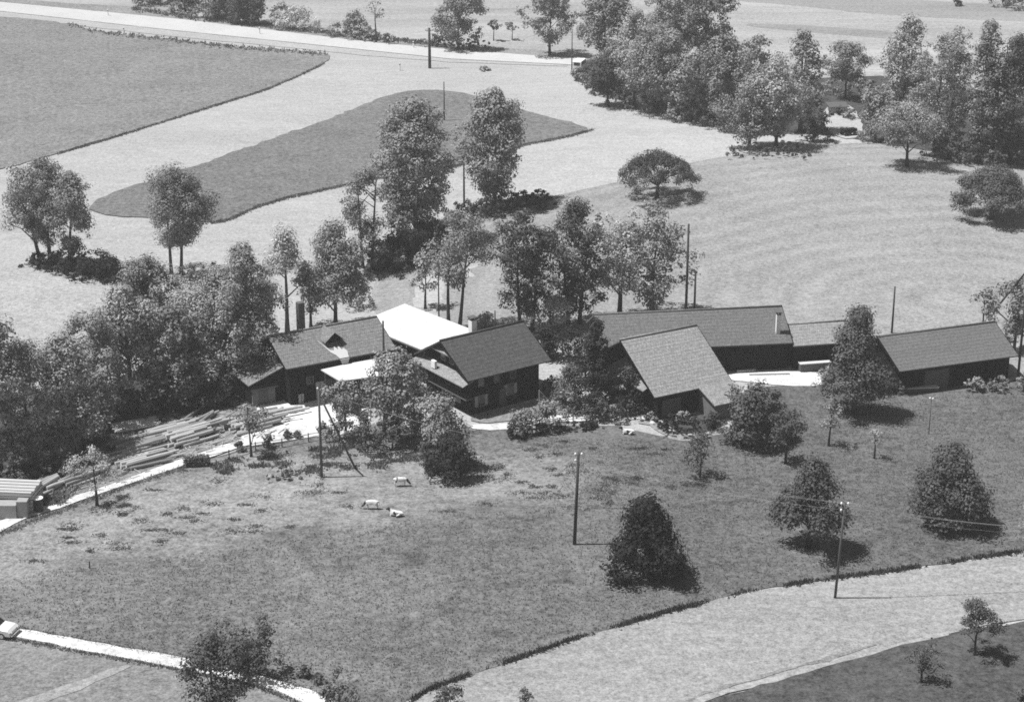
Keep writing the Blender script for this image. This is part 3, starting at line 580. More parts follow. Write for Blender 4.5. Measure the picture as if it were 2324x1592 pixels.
for (x, y, t, ww, mt, lb) in [(735, 985, 955, 30, 'mid', 'small round shrub at the foot of the braced pole'), (770, 1000, 945, 60, 'mid', 'shrub below the smaller garden tree'), (830, 1010, 940, 90, 'dark', 'dark shrub in the middle of the garden edge'), (890, 1022, 950, 95, 'dark', 'dark shrub below the garden trees, left of the leaning tree'), (950, 1010, 930, 80, 'mid', 'shrub behind the leaning dark tree'), (800, 940, 880, 80, 'dark', 'dark shrub below the white canopy'), (980, 900, 850, 60, 'dark', 'dark climber-like shrub against the farmhouse gable'),
        (652, 996, 975, 20, 'dark', 'tiny round shrub at the yard edge, left one of two'), (676, 994, 977, 16, 'dark', 'tiny round shrub at the yard edge, right one of two'),
        (545, 1022, 1000, 26, 'dark', 'small dark shrub left of the little yard tree'), (610, 1016, 985, 40, 'mid', 'small shrub right of the little yard tree'),
        (1190, 985, 925, 70, 'mid', 'garden shrub in front of the farmhouse windows'), (1235, 972, 905, 80, 'mid', 'tall garden shrub beside the clothes pole'), (1165, 990, 950, 40, 'dark', 'small dark garden shrub at the left end of the shady bank'), (1290, 938, 880, 70, 'mid', 'garden shrub between farmhouse and spruce'), (1250, 895, 850, 50, 'dark', 'dark shrub against the right corner of the farmhouse'),
        (1180, 992, 964, 50, 'deep', 'dark foliage added as bank shade below the garden, first from the left'), (1226, 984, 958, 60, 'deep', 'dark foliage added as bank shade below the clothes pole'), (1278, 977, 955, 60, 'deep', 'dark foliage added as shade on the bank left of its right end'), (1332, 972, 953, 56, 'deep', 'low dark foliage added as shade at the right end of the bank'),  # this low dark row is added as a strip of shade below the path
        (1360, 950, 900, 70, 'dark', 'dark shrub at the foot of the spruce'), (1400, 952, 915, 60, 'mid', 'shrub left of the small pale outbuilding'),
        (1525, 978, 942, 65, 'deep', 'dark shrub in front of the barn, left'), (1572, 984, 944, 70, 'deep', 'dark shrub in front of the middle of the barn'), (1615, 974, 932, 55, 'dark', 'dark shrub before the barn annex'), (1548, 962, 932, 50, 'mid', 'shrub right against the barn front wall'), (1475, 955, 935, 40, 'mid', 'pale low shrub at the barn corner'),
        (1712, 1012, 868, 125, 'dark', 'large dark shrub right of the barn'), (1752, 1000, 880, 70, 'dark', 'large dark shrub behind the barn annex'), (1680, 1010, 950, 60, 'dark', 'dark shrub at the right end of the barn path'), (1660, 940, 870, 60, 'mid', 'shrub growing against the barn annex roof'),
        (1985, 880, 815, 70, 'dark', 'dark shrub left of the right-hand shed'), (2020, 890, 840, 50, 'dark', 'dark shrub at the left corner of the right-hand shed'), (1880, 880, 835, 60, 'mid', 'shrub left of the tall pear tree'), (1965, 890, 850, 60, 'mid', 'shrub behind the tall pear trunk'), (2215, 886, 856, 55, 'mid', 'pale shrub against the right-hand shed'), (2260, 886, 850, 60, 'mid', 'shrub near the right end of the right-hand shed'),
        (2320, 888, 840, 40, 'mid', 'shrub cut by the right picture edge beside the shed')]:
    S(x, y, t, ww, mt, lb, group=gq)
T('deciduous_tree', 1782, 1052, 915, 80, 1025, 'round', 'dark', 'tree with a short trunk right of the large dark shrubs', gaps=.2)
T('pear_tree', 1937, 940, 690, 145, 905, 'cone', 'dark', 'tall pear tree with long shade between the long shed and the right-hand shed', gaps=.1, dens=1.5, trunk_r=.28)
T('fruit_tree', 570, 1036, 922, 92, 1012, 'round', 'mid', 'small fruit tree at the edge of the yard, before the log piles', gaps=.35, dens=.6, fine=.85)
T('apple_tree', 220, 1147, 1018, 126, 1108, 'round', 'light', 'small wide apple tree beside the lane at the left', gaps=.3, dens=.9, fine=.7, trunk_r=.17)
T('fruit_tree', 1880, 1012, 905, 66, 975, 'round', 'mid', 'small thin fruit tree below the tall pear tree', gaps=.35, dens=.5, fine=.8)
T('fruit_tree', 1983, 1040, 955, 48, 1015, 'round', 'light', 'tiny pale sapling on the dark meadow', gaps=.4, dens=.35, fine=.75)
T('fruit_tree', 1588, 1082, 985, 88, 1062, 'round', 'dark', 'small dark fruit tree below the barn path', gaps=.3, dens=.6, fine=.8)
T('pear_tree', 1465, 1303, 1120, 182, 1300, 'pear', 'black', 'very dark bushy pear tree in the middle of the foreground meadow', gaps=.16, dens=1.8, trunk_r=.3)
T('pear_tree', 1834, 1243, 1028, 180, 1192, 'cone', 'dark', 'cone-shaped pear tree with visible trunk in the foreground meadow', gaps=.2, dens=1.3, trunk_r=.28)
T('pear_tree', 2145, 1190, 985, 182, 1176, 'cone', 'dark', 'dense cone-shaped pear tree at the right of the foreground meadow', gaps=.05, dens=1.6, trunk_r=.28)
T('fruit_tree', 2325, 1262, 1130, 80, 1235, 'round', 'mid', 'thin tree cut by the right picture edge above the mown strip', gaps=.35, dens=.5)
T('deciduous_tree', 563, 1532, 1398, 158, 1515, 'round', 'dark', 'dark tree with a round crown beside the pale path at the bottom', gaps=.2, fine=.9)
T('deciduous_tree', 488, 1660, 1440, 150, 1640, 'round', 'dark', 'large dark tree in front of the pale path at the bottom', gaps=.12, dens=1.2, fine=.9)
T('deciduous_tree', 770, 1660, 1512, 84, 1630, 'round', 'dark', 'small tree cut by the bottom edge right of the path', gaps=.25, fine=.9)
T('deciduous_tree', 1025, 1650, 1553, 82, 1635, 'round', 'dark', 'tree top at the bottom edge, left one of two', gaps=.25, fine=.9)
T('deciduous_tree', 1190, 1650, 1558, 60, 1635, 'round', 'dark', 'tree top at the bottom edge, right one of two', gaps=.25, fine=.9)
T('fruit_tree', 2211, 1488, 1362, 104, 1462, 'round', 'dark', 'young fruit tree with a thin trunk in the bottom right corner', gaps=.25, dens=1.0, fine=.7)
T('fruit_tree', 2090, 1550, 1452, 90, 1530, 'round', 'dark', 'sparse young fruit tree nearest to the bottom right track', gaps=.4, dens=.6, fine=.7)
S(690, 1535, 1508, 30, 'dark', 'small dark bush beside the path at the bottom, left one of two'); S(722, 1548, 1525, 26, 'dark', 'small dark bush beside the path at the bottom, right one of two')
S(640, 1082, 1055, 70, 'dark', 'low dark shrub in the grazed pasture below the yard'); S(2318, 1600, 1560, 30, 'dark', 'dark bush in the bottom right corner of the meadow')
T('deciduous_tree', 2228, 770, 652, 70, 740, 'round', 'mid', 'tree behind the right-hand shed ridge, left one of two', gaps=.2); T('deciduous_tree', 2300, 800, 628, 95, 770, 'round', 'mid', 'tree behind the right-hand shed beside the braced pole', gaps=.2)

# ------------------------------------------------------------------ buildings
def house(name, label, cat, X, Y, th, L, run, ze, zr, wall, roof, ovE=.75, ovG=.7, back=None, thick=.16, z0=None):
    """gable building: local x along the eaves, y into the depth; (X, Y) is the near left eave corner"""
    z0 = float(hgt(X, Y)) if z0 is None else z0
    r = empty(name, (X, Y, z0), rad(th), label, cat)
    b = back or run; sl = (zr - ze) / run; D = run + b; sb = sl if back is None else (zr - ze) / b
    y0, y1 = ovE, D - ovE; x0, x1 = ovG, L - ovG; g = thick + .02
    w0 = ze + sl * ovE - g; w1 = zr - sb * (b - ovE) - g
    mb = MB(); mb.prism([(x0, y0, -.5), (x0, y1, -.5), (x0, y1, w1), (x0, run, zr - g), (x0, y0, w0)], (x1 - x0, 0, 0))
    mb.build('wall', wall, r)
    # roof: two thick slabs meeting at the ridge; object space of each slab = (along, down the slope)
    def slab(nm, y_e, sgn, length_h, dz):
        Ls = math.hypot(length_h, dz); o = MB()
        courses = max(3, int(Ls / .5)); ch = Ls / courses
        for k in range(courses):
            # each course a wedge, its lower edge 3 cm proud
            a, c = k * ch, (k + 1) * ch
            vs = [(0, a, -thick), (L, a, -thick), (L, c, -thick), (0, c, -thick), (0, a, .012), (L, a, .012), (L, c, -.002), (0, c, -.002)]
            o.quadlist(vs, [(0, 3, 2, 1), (4, 5, 6, 7), (0, 1, 5, 4), (1, 2, 6, 5), (2, 3, 7, 6), (3, 0, 4, 7)])
        ob = o.build(nm, roof, r)
        ang = math.atan2(dz, length_h)
        if sgn > 0: ob.matrix_local = Matrix.Translation((0, y_e, ze if sgn > 0 else 0)) @ Matrix.Rotation(ang, 4, 'X')
        else: ob.matrix_local = Matrix.Translation((L, y_e, zr - dz)) @ Matrix.Rotation(math.pi, 4, 'Z') @ Matrix.Rotation(ang, 4, 'X')
        return ob
    slab('roof', 0, 1, run, zr - ze); slab('roof', D, -1, b, (zr - ze))
    MB().tube([(-.02, run, zr + .02), (L + .02, run, zr + .02)], .13, 8).build('ridge_cap', roof, r, True)
    # barge boards
    for xx in (-.05, L + .01):
        MB().prism([(xx, -.02, ze - .2), (xx, run, zr - .2), (xx, run, zr + .03), (xx, -.02, ze + .03)], (.04, 0, 0)).build('barge_board', M['timber'], r)
    return r
def windows(root, spots, y, w=.8, h=1.0, shutter=True, open_=True):
    for x, z in spots:
        f = MB(); t = .07
        f.box(x - w / 2 - t, x + w / 2 + t, y - .06, y - .002, z + h, z + h + t).box(x - w / 2 - t, x + w / 2 + t, y - .09, y - .002, z - t, z)
        f.box(x - w / 2 - t, x - w / 2, y - .06, y - .002, z, z + h).box(x + w / 2, x + w / 2 + t, y - .06, y - .002, z, z + h).box(x - .025, x + .025, y - .05, y - .012, z, z + h)
        wr = f.build('window', M['plaster'], root); wr['label'] = 'small window with pale frame'
        MB().box(x - w / 2, x + w / 2, y - .03, y - .004, z, z + h).build('pane', M['glass'], wr)
        if shutter:
            for s in (-1, 1):
                xa = x + s * (w / 2 + t + w * .25 + .01)
                MB().box(xa - w * .25, xa + w * .25, y - .05, y - .003, z - .02, z + h + .02).build('shutter', M['shutter'], wr)
def chimney(root, x, y, z0, z1, s=.55, mat='plaster_pale', cap=True):
    c = MB().box(x - s / 2, x + s / 2, y - s / 2, y + s / 2, z0, z1).build('chimney', M[mat], root)
    if cap:
        m = MB()
        for sx in (-1, 1):
            for sy in (-1, 1): m.box(x + sx * s * .42 - .05, x + sx * s * .42 + .05, y + sy * s * .42 - .05, y + sy * s * .42 + .05, z1, z1 + .28)
        m.box(x - s * .68, x + s * .68, y - s * .68, y + s * .68, z1 + .28, z1 + .36); m.build('chimney_cap', M['timber_grey'], c)
        MB().box(x - s * .3, x + s * .3, y - s * .3, y + s * .3, z1 + .001, z1 + .02).build('flue', M['timber'], c)
    return c
# sawmill, left
b1 = house('sawmill', 'long timber sawmill with brown tiled roof and a small dormer, beside the pale yard', 'building', -23.79, 193.38, 29.6, 12.93, 4.72, 4.6, 6.81, M['timber'], M['roof_old'])
chimney(b1, 4.7, 6.6, 3.5, 9.3, .72, 'timber_grey', False)
dm = MB(); sl1 = (6.81 - 4.6) / 4.72
dxm, dy0, dz0 = 6.55, 2.35, 4.6 + 2.35 * sl1
dm.prism([(dxm - .8, dy0, dz0 - .1), (dxm + .8, dy0, dz0 - .1), (dxm + .8, dy0, dz0 + .35), (dxm, dy0, dz0 + 1.1), (dxm - .8, dy0, dz0 + .35)], (0, 1.8, 0))
do = dm.build('dormer', M['timber'], b1)
for s in (-1, 1):
    MB().prism([(dxm, dy0 - .5, dz0 + 1.2), (dxm + s * 1.15, dy0 - .5, dz0 + .2), (dxm + s * 1.15, dy0 - .5, dz0 + .28), (dxm, dy0 - .5, dz0 + 1.28)], (0, 2.9, 0)).build('dormer_roof', M['roof_old'], do)
MB().prism([(-3.4, 2.2, 2.5), (.66, 2.2, 3.95), (.66, 2.2, 4.07), (-3.4, 2.2, 2.62)], (0, 5.2, 0)).build('side_roof', M['roof_old'], b1)
MB().prism([(-3.0, 2.6, -.5), (.69, 2.6, -.5), (.69, 2.6, 3.9), (-3.0, 2.6, 2.58)], (0, 4.4, 0)).build('side_wall', M['timber'], b1)
# pale sawdust spilled below the dormer, and the chute at the eave
rng0 = np.random.default_rng(5)
sp = MB(); a_ = math.atan(sl1)
outl = [(dxm - 1.7, 3.0), (dxm - 1.5, 2.7), (dxm - .85, 1.35), (dxm - .45, 1.2), (dxm - .2, 1.75), (dxm + .05, 1.15), (dxm + .25, 1.85), (dxm + .45, 1.1), (dxm + .7, 1.3), (dxm + .95, .8), (dxm + .8, .25), (dxm + .75, -.03), (dxm - .3, -.03), (dxm - .5, .5), (dxm - .9, 1.0), (dxm - 1.25, 2.0)]
vs = [(x, y, 4.6 + y * sl1 + .055) for x, y in outl]
sp.prism(vs, (0, 0, .03)); sp.build('spilled_sawdust', M['sawdust'], b1)['label'] = 'pale sawdust spilled down the roof tiles'
MB().prism([(dxm - .05, -.02, 3.9), (dxm + .55, -.02, 3.9), (dxm + .75, -.02, 4.55), (dxm - .3, -.02, 4.55)], (0, -.12, 0)).build('chute_board', M['sawdust'], b1)
# doors of the sawmill front
for (x, w_, h_, mt) in [(4.1, .9, 2.2, 'board_pale'), (5.6, 1.5, 2.3, 'timber_grey'), (6.9, .45, 2.1, 'board_pale'), (1.9, .6, 1.2, 'board_pale'), (9.2, .9, 2.0, 'plaster')]:
    d = MB().box(x - w_ / 2, x + w_ / 2, .66, .745, .05, h_).build('door', M[mt], b1)
    MB().box(x - w_ / 2 - .08, x + w_ / 2 + .08, .70, .748, h_ + .01, h_ + .12).box(x - .02, x + .02, .645, .658, .05, h_).build('door_frame', M['timber'], d)
windows(b1, [(3.0, 2.2), (8.0, 2.2), (10.6, 1.6)], .75, .7, .7, False)
# canopy with a white metal roof along the sawmill
cpts = [at(728, 838, 3.95), at(905, 800, 3.95), at(935, 842, 3.4), at(772, 864, 3.4)]
cn = empty('canopy', cpts[0] * 1.0, 0, 'low canopy with bright white roof against the sawmill front', 'canopy'); cn.location.z = 0
rel = [Vector((p.x - cpts[0].x, p.y - cpts[0].y, p.z)) for p in cpts]
MB().prism(rel, (0, 0, -.12)).build('roof', M['metal'], cn)
for p in rel:
    q = p.lerp(sum(rel, Vector()) / 4, .08); MB().box(q.x - .07, q.x + .07, q.y - .07, q.y + .07, -.3, q.z - .13).build('post', M['timber_grey'], cn)
# low open shed with pale boards, left end of the sawmill
b0 = house('board_shed', 'small low shed with pale vertical boards at the left end of the sawmill', 'shed', -27.6, 193.6, 29.6, 3.1, 1.7, 2.1, 2.6, M['board_grey'], M['timber_grey'], ovE=.3, ovG=.25)
MB().box(1.0, 2.0, .23, .295, 0, 1.8).build('door', M['timber_grey'], b0)
# white metal roof shed behind
wx, wy = -9.3, 200.5; th_w = -48.5
wr_ = empty('metal_roof_shed', (-17.6, 209.6, 0), rad(th_w), 'open shed under one large bright white sheet metal roof behind the sawmill and the farmhouse', 'shed')
L_, D_ = 12.4, 7.0
MB().prism([(0, 0, 3.95), (0, D_, 4.7), (0, D_, 4.82), (0, 0, 4.07)], (L_, 0, 0)).build('roof', M['metal'], wr_)
sm_ = MB()
for k in range(1, 16): sm_.prism([(L_ * k / 16 - .02, .0, 4.075), (L_ * k / 16 - .02, D_, 4.825), (L_ * k / 16 - .02, D_, 4.84), (L_ * k / 16 - .02, .0, 4.09)], (.03, 0, 0))
sm_.build('seams', M['metal'], wr_)
MB().prism([(.4, .5, -.4), (.4, D_ - .4, -.4), (.4, D_ - .4, 4.6), (.4, .5, 3.96)], (L_ - .8, 0, 0)).build('wall', M['timber'], wr_)
MB().box(-.02, L_ + .02, -.10, -.002, 3.86, 3.98).build('gutter', M['timber_grey'], wr_)
# farmhouse
b2 = house('farmhouse', 'dark timber farmhouse with dark tiled roof, pale shutters and pent roofs on its gable', 'house', -4.58, 190.51, 35.5, 10.79, 5.19, 4.3, 7.27, M['timber'], M['roof_dark'], ovE=.95, ovG=.95)
windows(b2, [(2.3, .75), (6.1, 1.2)], .95, .75, 1.15); windows(b2, [(2.3, 3.0), (4.3, 3.0), (6.4, 3.0)], .95, .6, .7, False)
MB().box(4.6, 5.5, .87, .945, .1, 2.1).build('door', M['timber_grey'], b2)
# pent roofs on the gable (face at local x = .95)
def pent(z_hi, z_lo, out, ya, yb, nm='pent_roof'):
    return MB().prism([(.94, ya, z_hi), (.94 - out, ya, z_lo), (.94 - out, ya, z_lo - .1), (.94, ya, z_hi - .1)], (0, yb - ya, 0)).build(nm, M['roof_pent'], b2)
pent(4.25, 3.72, 1.5, .1, 10.2); pent(6.2, 5.9, .75, 3.35, 7.05)
MB().box(-.25, .05, 5.9, 6.6, 3.95, 4.75).build('bedding', M['white'], b2)['label'] = 'white bedding hung out over the pent roof'
wn = MB()
for yy, zz in [(3.2, 2.2), (5.2, 2.2), (7.2, 2.2), (3.2, .8), (6.6, .8), (4.4, 4.7), (6.0, 4.7)]:
    f = MB().box(.88, .948, yy - .42, yy + .42, zz - .04, zz + .84).build('window', M['shutter'], b2); MB().box(.86, .878, yy - .32, yy + .32, zz + .04, zz + .76).build('pane', M['glass'], f)
MB().box(-.02, .93, .4, 10.0, 1.95, 2.05).build('balcony', M['timber_grey'], b2)
cz = chimney(b2, 5.0, 6.4, 4.2, 8.25, .66, 'white'); cz['label'] = 'white rendered chimney with a dark cap'
# barn
b3 = house('barn', 'steep-roofed barn with weathered pale tiles and a lean-to annex in front', 'barn', 14.80, 189.68, 28.9, 9.75, 6.95, 2.8, 6.99, M['timber'], M['roof_barn'], ovE=.5, ovG=.7)
# annex with a flatter roof continuing the eave
ax0, ax1, out = 5.55, 9.75, 3.0
an_ = MB().prism([(ax0, 0.02, 2.74), (ax0, -out, 1.75), (ax0, -out, 1.87), (ax0, .02, 2.87)], (ax1 - ax0, 0, 0)).build('annex_roof', M['roof_annex'], b3)
MB().prism([(ax0 + .35, .48, -.5), (ax0 + .35, -out + .4, -.5), (ax0 + .35, -out + .4, 1.72), (ax0 + .35, .48, 2.72)], (ax1 - ax0 - .7, 0, 0)).build('annex_wall', M['plaster'], b3)
MB().box(1.3, 3.6, .41, .495, 0, 2.1).build('barn_door', M['timber_grey'], b3)
MB().prism([(.69, 1.6, 3.6), (-.4, 1.6, 3.05), (-.4, 1.6, 2.95), (.69, 1.6, 3.5)], (0, 5.2, 0)).build('pent_roof', M['roof_pent'], b3)
MB().prism([(9.07, 2.5, 3.2), (10.5, 2.5, 2.75), (10.5, 2.5, 2.65), (9.07, 2.5, 3.1)], (0, 2.6, 0)).build('pent_roof', M['roof_pent'], b3)
# small pale outbuilding left of the barn
P = at(1400, 938); o1 = empty('outbuilding', P, rad(20), 'small pale plastered outbuilding with a dark doorway, left of the barn', 'shed')
MB().box(0, 2.6, 0, 2.2, -.4, 1.7).build('wall', M['plaster_pale'], o1)
MB().prism([(-.25, -.3, 1.68), (2.85, -.3, 1.68), (2.85, 2.4, 2.15), (-.25, 2.4, 2.15)], (0, 0, .1)).build('roof', M['roof_pent'], o1)
MB().box(1.7, 2.35, -.05, -.002, 0, 1.5).build('door', M['timber'], o1)
# long shed
b4 = house('long_shed', 'very long low shed with grey tiled roof and white chimney behind the barn', 'shed', 9.84, 202.2, 7.8, 21.55, 5.04, 3.3, 5.91, M['timber'], M['roof_long'], ovE=.8, ovG=.4)
c4 = chimney(b4, 20.2, 1.5, 3.2, 6.15, .46, 'white'); c4['label'] = 'tall white chimney with an arched hood on the front roof slope'
b4b = house('shed_annex', 'lower extension with lighter patchy tiles at the right end of the long shed', 'shed', 31.25, 205.0, 11.0, 7.2, 3.3, 2.95, 4.35, M['timber'], M['roof_annex'], ovE=.6, ovG=.3)
def stack_bench(name, label, x, y, rz, L2, D2, H2, group=None):
    P = at(x, y); r = empty(name, P, rad(rz), label, 'lumber', group)
    MB().box(0, L2, 0, D2, H2, H2 + .1).build('top_board', M['board'], r)
    MB().box(.08, L2 - .08, .06, D2 - .06, .12, H2 - .004).build('planks', M['timber_grey'], r)
    for x_ in (.3, L2 - .5): MB().box(x_, x_ + .2, .02, D2 - .02, -.2, .118).build('bearer', M['timber'], r)
    return r
stack_bench('plank_stack', 'stack of planks with a pale top board against the long shed extension', 1815, 846, 11, 3.6, .9, .95)
stack_bench('plank_stack', 'low stack of planks with a pale top in front of the right-hand shed', 2050, 893, 6, 3.9, 1.3, .5)
for (x, y, L2, rz, lb) in [(1672, 846, 2.2, 12, 'pale plank lying at the wall right of the barn'), (1700, 853, 4.5, 4, 'long pale plank lying before the long shed wall')]:
    tag(MB().box(0, L2, 0, .35, 0, .25).build('plank', M['board'], None), lb, 'plank')
    o = [q for q in C.objects if q.get('label') == lb][0]; o.location = at(x, y); o.rotation_euler = (0, 0, rad(rz))
# shed at the right
b5 = house('field_shed', 'dark timber shed with a plain grey roof at the right edge of the farm', 'shed', 41.62, 197.14, 19.4, 14.79, 5.05, 2.9, 5.17, M['timber'], M['roof_shed'], ovE=.6, ovG=.7)
MB().box(3.5, 6.5, .52, .595, 0, 2.3).build('door', M['timber_grey'], b5)
# small white hut in the clearing
P = at(1884, 258); h1 = empty('hut', P, rad(5), 'small white-walled hut in the pale clearing of the back grove', 'hut')
MB().box(0, 2.9, 0, 2.4, -.3, 1.1).build('wall', M['plaster_pale'], h1)
MB().prism([(-.3, -.3, 1.08), (3.2, -.3, 1.08), (3.2, 2.7, 1.3), (-.3, 2.7, 1.3)], (0, 0, .1)).build('roof', M['timber_grey'], h1)
MB().box(1.1, 1.8, -.05, -.002, 0, .95).build('door', M['timber'], h1)
P = at(1925, 308); tr_ = empty('farm_cart', P, rad(25), 'dark farm cart parked in the pale clearing', 'cart')
MB().box(-1.2, 1.2, -.6, .6, .6, 1.15).build('bed', M['timber'], tr_)
for x_ in (-.8, .8):
    for y_ in (-.68, .68): MB().tube([(x_, y_ - .05, .4), (x_, y_ + .05, .4)], .4, 14).build('wheel', M['rubber'], tr_)

# ------------------------------------------------------------------ timber yard
logm = {}
def log_mesh(L2, r):
    me_v = MB(); me_v.tube([(0, 0, 0), (L2 * .3, .03, .01), (L2 * .7, -.02, 0), (L2, 0, 0)], [r, r * .96, r * .88, r * .8], 10); return me_v
protos = []
for L2, r in [(5.2, .165), (4.3, .19), (5.8, .15), (2.8, .18)]:
    mb = log_mesh(L2, r); o = mb.build('log', M['log'], None, False); o.data.materials.append(M['logend'])
    for p in o.data.polygons:
        if len(p.vertices) > 4: p.material_index = 1
    protos.append(o)
used = set()
def log_pile(x, y, rz, rows, label, group, seed, proto=None, spread=.02, gap=.36):
    rg = random.Random(seed); P = at(x, y); nrm = Vector((-math.sin(rad(rz)), math.cos(rad(rz)), 0)); ax = Vector((math.cos(rad(rz)), math.sin(rad(rz)), 0))
    for k, cnt in enumerate(rows):
        for i in range(cnt):
            src = protos[rg.randrange(4) if proto is None else proto]
            if src.name in used: o = src.copy(); C.objects.link(o)
            else: o = src; used.add(src.name)
            q = P + nrm * (gap * (i + .5 * k) + rg.uniform(-.03, .03)) + ax * rg.uniform(-.7, .7)
            z = float(hgt(q.x, q.y)) + .12 + .17 + k * .28
            o.location = (q.x, q.y, z); o.rotation_euler = (rg.uniform(0, 6.28), rg.uniform(-.01, .01), rad(rz) + rg.uniform(-spread, spread))
            tag(o, label, 'log', group)
log_pile(408, 1020, 41, [13, 11, 9, 6], 'pale log in the big pile beside the lane, cut end towards the viewer', 'logs of the big pile beside the lane', 1, spread=.035)
log_pile(288, 1040, 38, [12, 10, 7], 'log in the middle pile between the lumber stack and the lane', 'logs of the middle pile', 2, spread=.05)
log_pile(345, 1004, 40, [8, 6, 3], 'log in the rear pile behind the two big piles', 'logs of the rear pile', 8, spread=.06)
log_pile(545, 990, 37, [10, 7, 3], 'log in the far pile in front of the sawmill', 'logs of the far pile in front of the sawmill', 3, spread=.06, gap=.42)
log_pile(590, 962, 31, [6, 3], 'log lying on the pale yard nearest to the sawmill doors', 'logs on the pale yard', 9, spread=.09, gap=.55)
log_pile(290, 1070, 37, [8, 4], 'loose log lying along the lane behind the small apple tree', 'loose logs along the lane', 4, spread=.12, gap=.42)
log_pile(105, 1132, 58, [9, 7, 5, 3], 'short thick log in the near pile beside the barrel', 'logs of the near pile beside the barrel', 5, proto=3, spread=.14, gap=.4)
log_pile(205, 1094, 50, [8, 5, 3], 'short log in the pile between the barrel logs and the lane trees', 'logs of the pile behind the small apple tree', 11, proto=3, spread=.2, gap=.38)
log_pile(235, 1062, 44, [7, 4], 'log lying left of the middle pile below the lumber stack', 'logs left of the middle pile', 12, spread=.15, gap=.42)
log_pile(155, 1112, 52, [6, 4, 2], 'short log between the near pile and the small apple tree', 'logs beside the near pile', 13, proto=3, spread=.25, gap=.4)
log_pile(440, 982, 46, [6, 2], 'thin log scattered between the two large piles', 'scattered logs between the piles', 6, spread=.45, gap=.5)
P = at(262, 992); ls_ = empty('lumber_stack', P, rad(26), 'flat stack of pale sawn boards at the edge of the grove', 'lumber')
for k in range(9):
    MB().box(.1 * (k % 3), 4.6 + .2 * ((k * 7) % 3), k * .27, k * .27 + .24, .5 + .02 * (k % 2), .62 + .03 * ((k * 5) % 3)).build('board', M['board'], ls_)
MB().box(.3, 4.4, .1, 2.3, -.1, .48).build('lower_boards', M['timber_grey'], ls_)
# plank crib, block and barrel at the left picture edge
P = at(76, 1166); pc = empty('plank_crib', P, rad(-6), 'large stack of weathered boards at the left picture edge beside the lane', 'lumber')
for k in range(6):
    MB().box(-5.5 + .06 * ((k * 3) % 4), -.03 * (k % 3), -.10 * (k % 2), 3.0 + .08 * ((k * 5) % 3), k * .36, k * .36 + .27).build('board', M['crib'] if k % 3 else M['board_pale'], pc)
for k in range(9):
    MB().box(-5.55 + .1 * ((k * 5) % 3), .05 * ((k * 7) % 4) - .05, k * .34 - .1, k * .34 + .17, 2.1 + .03 * (k % 2), 2.2 + .03 * (k % 2)).build('cover_board', M['board_pale'] if k % 2 else M['crib'], pc)
P = at(38, 1178); cb_ = tag(MB().box(-2.2, 0, 0, 1.3, -.2, 1.4).box(.02, 1.0, .2, 1.2, -.2, 1.7).build('concrete_block', M['concrete']), 'pale grey stepped concrete block in front of the board stack', 'block'); cb_.location = P
P = at(88, 1160); ba = empty('barrel', P, 0, 'dark steel barrel with a pale lid between the board stack and the logs', 'barrel')
MB().tube([(0, 0, -.1), (0, 0, .45), (0, 0, .5), (0, 0, .55), (0, 0, 1.35)], [.44, .44, .47, .44, .44], 18).build('drum', M['barrel'], ba, False)
MB().tube([(0, 0, 1.352), (0, 0, 1.42)], .5, 18).build('lid', M['white'], ba)
# trimmed hedge box at the pasture corner
P = at(418, 1062); V, Fc = leaves_mesh(np.array([[i * .35 + .2, j * .4 + .2, k * .35 + .25] for i in range(7) for j in range(2) for k in range(3)], float), np.full(42, .33), 60, .09, np.random.default_rng(3), 1.0)
hd = empty('hedge', P, rad(8), 'small clipped box-shaped hedge at the corner of the lane and the pasture', 'hedge'); mesh_obj('foliage', V, Fc, M['leaf_dark'], hd)
# garden fence line right of the hedge
def rail_fence(pts, label, h=.9, mat='timber_grey'):
    W = [at(*p) for p in pts]; r = empty('fence', W[0], 0, label, 'fence'); dense = densify([(p.x, p.y) for p in W], 2.2, 0, np.random.default_rng(1), False)
    dense.append(np.array(W[-1][:2])); Q = [Vector((p[0] - W[0].x, p[1] - W[0].y, float(hgt(*p)) - W[0].z)) for p in dense]
    for q in Q: MB().box(q.x - .05, q.x + .05, q.y - .05, q.y + .05, q.z - .1, q.z + h + .05).build('post', M[mat], r)
    mb = MB()
    for a, b in zip(Q, Q[1:]):
        for hh in (h * .55, h * .95): mb.tube([a + Vector((0, -.07, hh)), b + Vector((0, -.07, hh))], .035, 5)
    mb.build('rails', M[mat], r); return r
rail_fence([(465, 1052), (520, 1040), (580, 1022), (640, 1014), (700, 1002), (760, 990)], 'thin wooden rail fence along the lower edge of the yard')
rail_fence([(1160, 985), (1230, 966), (1300, 957), (1400, 954)], 'low rail fence below the farmhouse garden', .7)
# stones at the barn path
for i, (x, y, s, lb) in enumerate([(1420, 962, .3, 'pale boulder at the left end of the barn path'), (1480, 962, .35, 'pale boulder left of the barn shrubs'), (1050, 968, .3, 'pale boulder at the left end of the garden path')]):
    bm = bmesh.new(); bmesh.ops.create_icosphere(bm, subdivisions=2, radius=s)
    rg = random.Random(i)
    for v in bm.verts: v.co *= rg.uniform(.85, 1.15); v.co.z *= .6
    me = bpy.data.meshes.new('boulder'); bm.to_mesh(me); me.materials.append(M['plaster_pale']); o = bpy.data.objects.new('boulder', me); C.objects.link(o); o.location = at(x, y) + Vector((0, 0, .1)); tag(o, lb, 'rock')

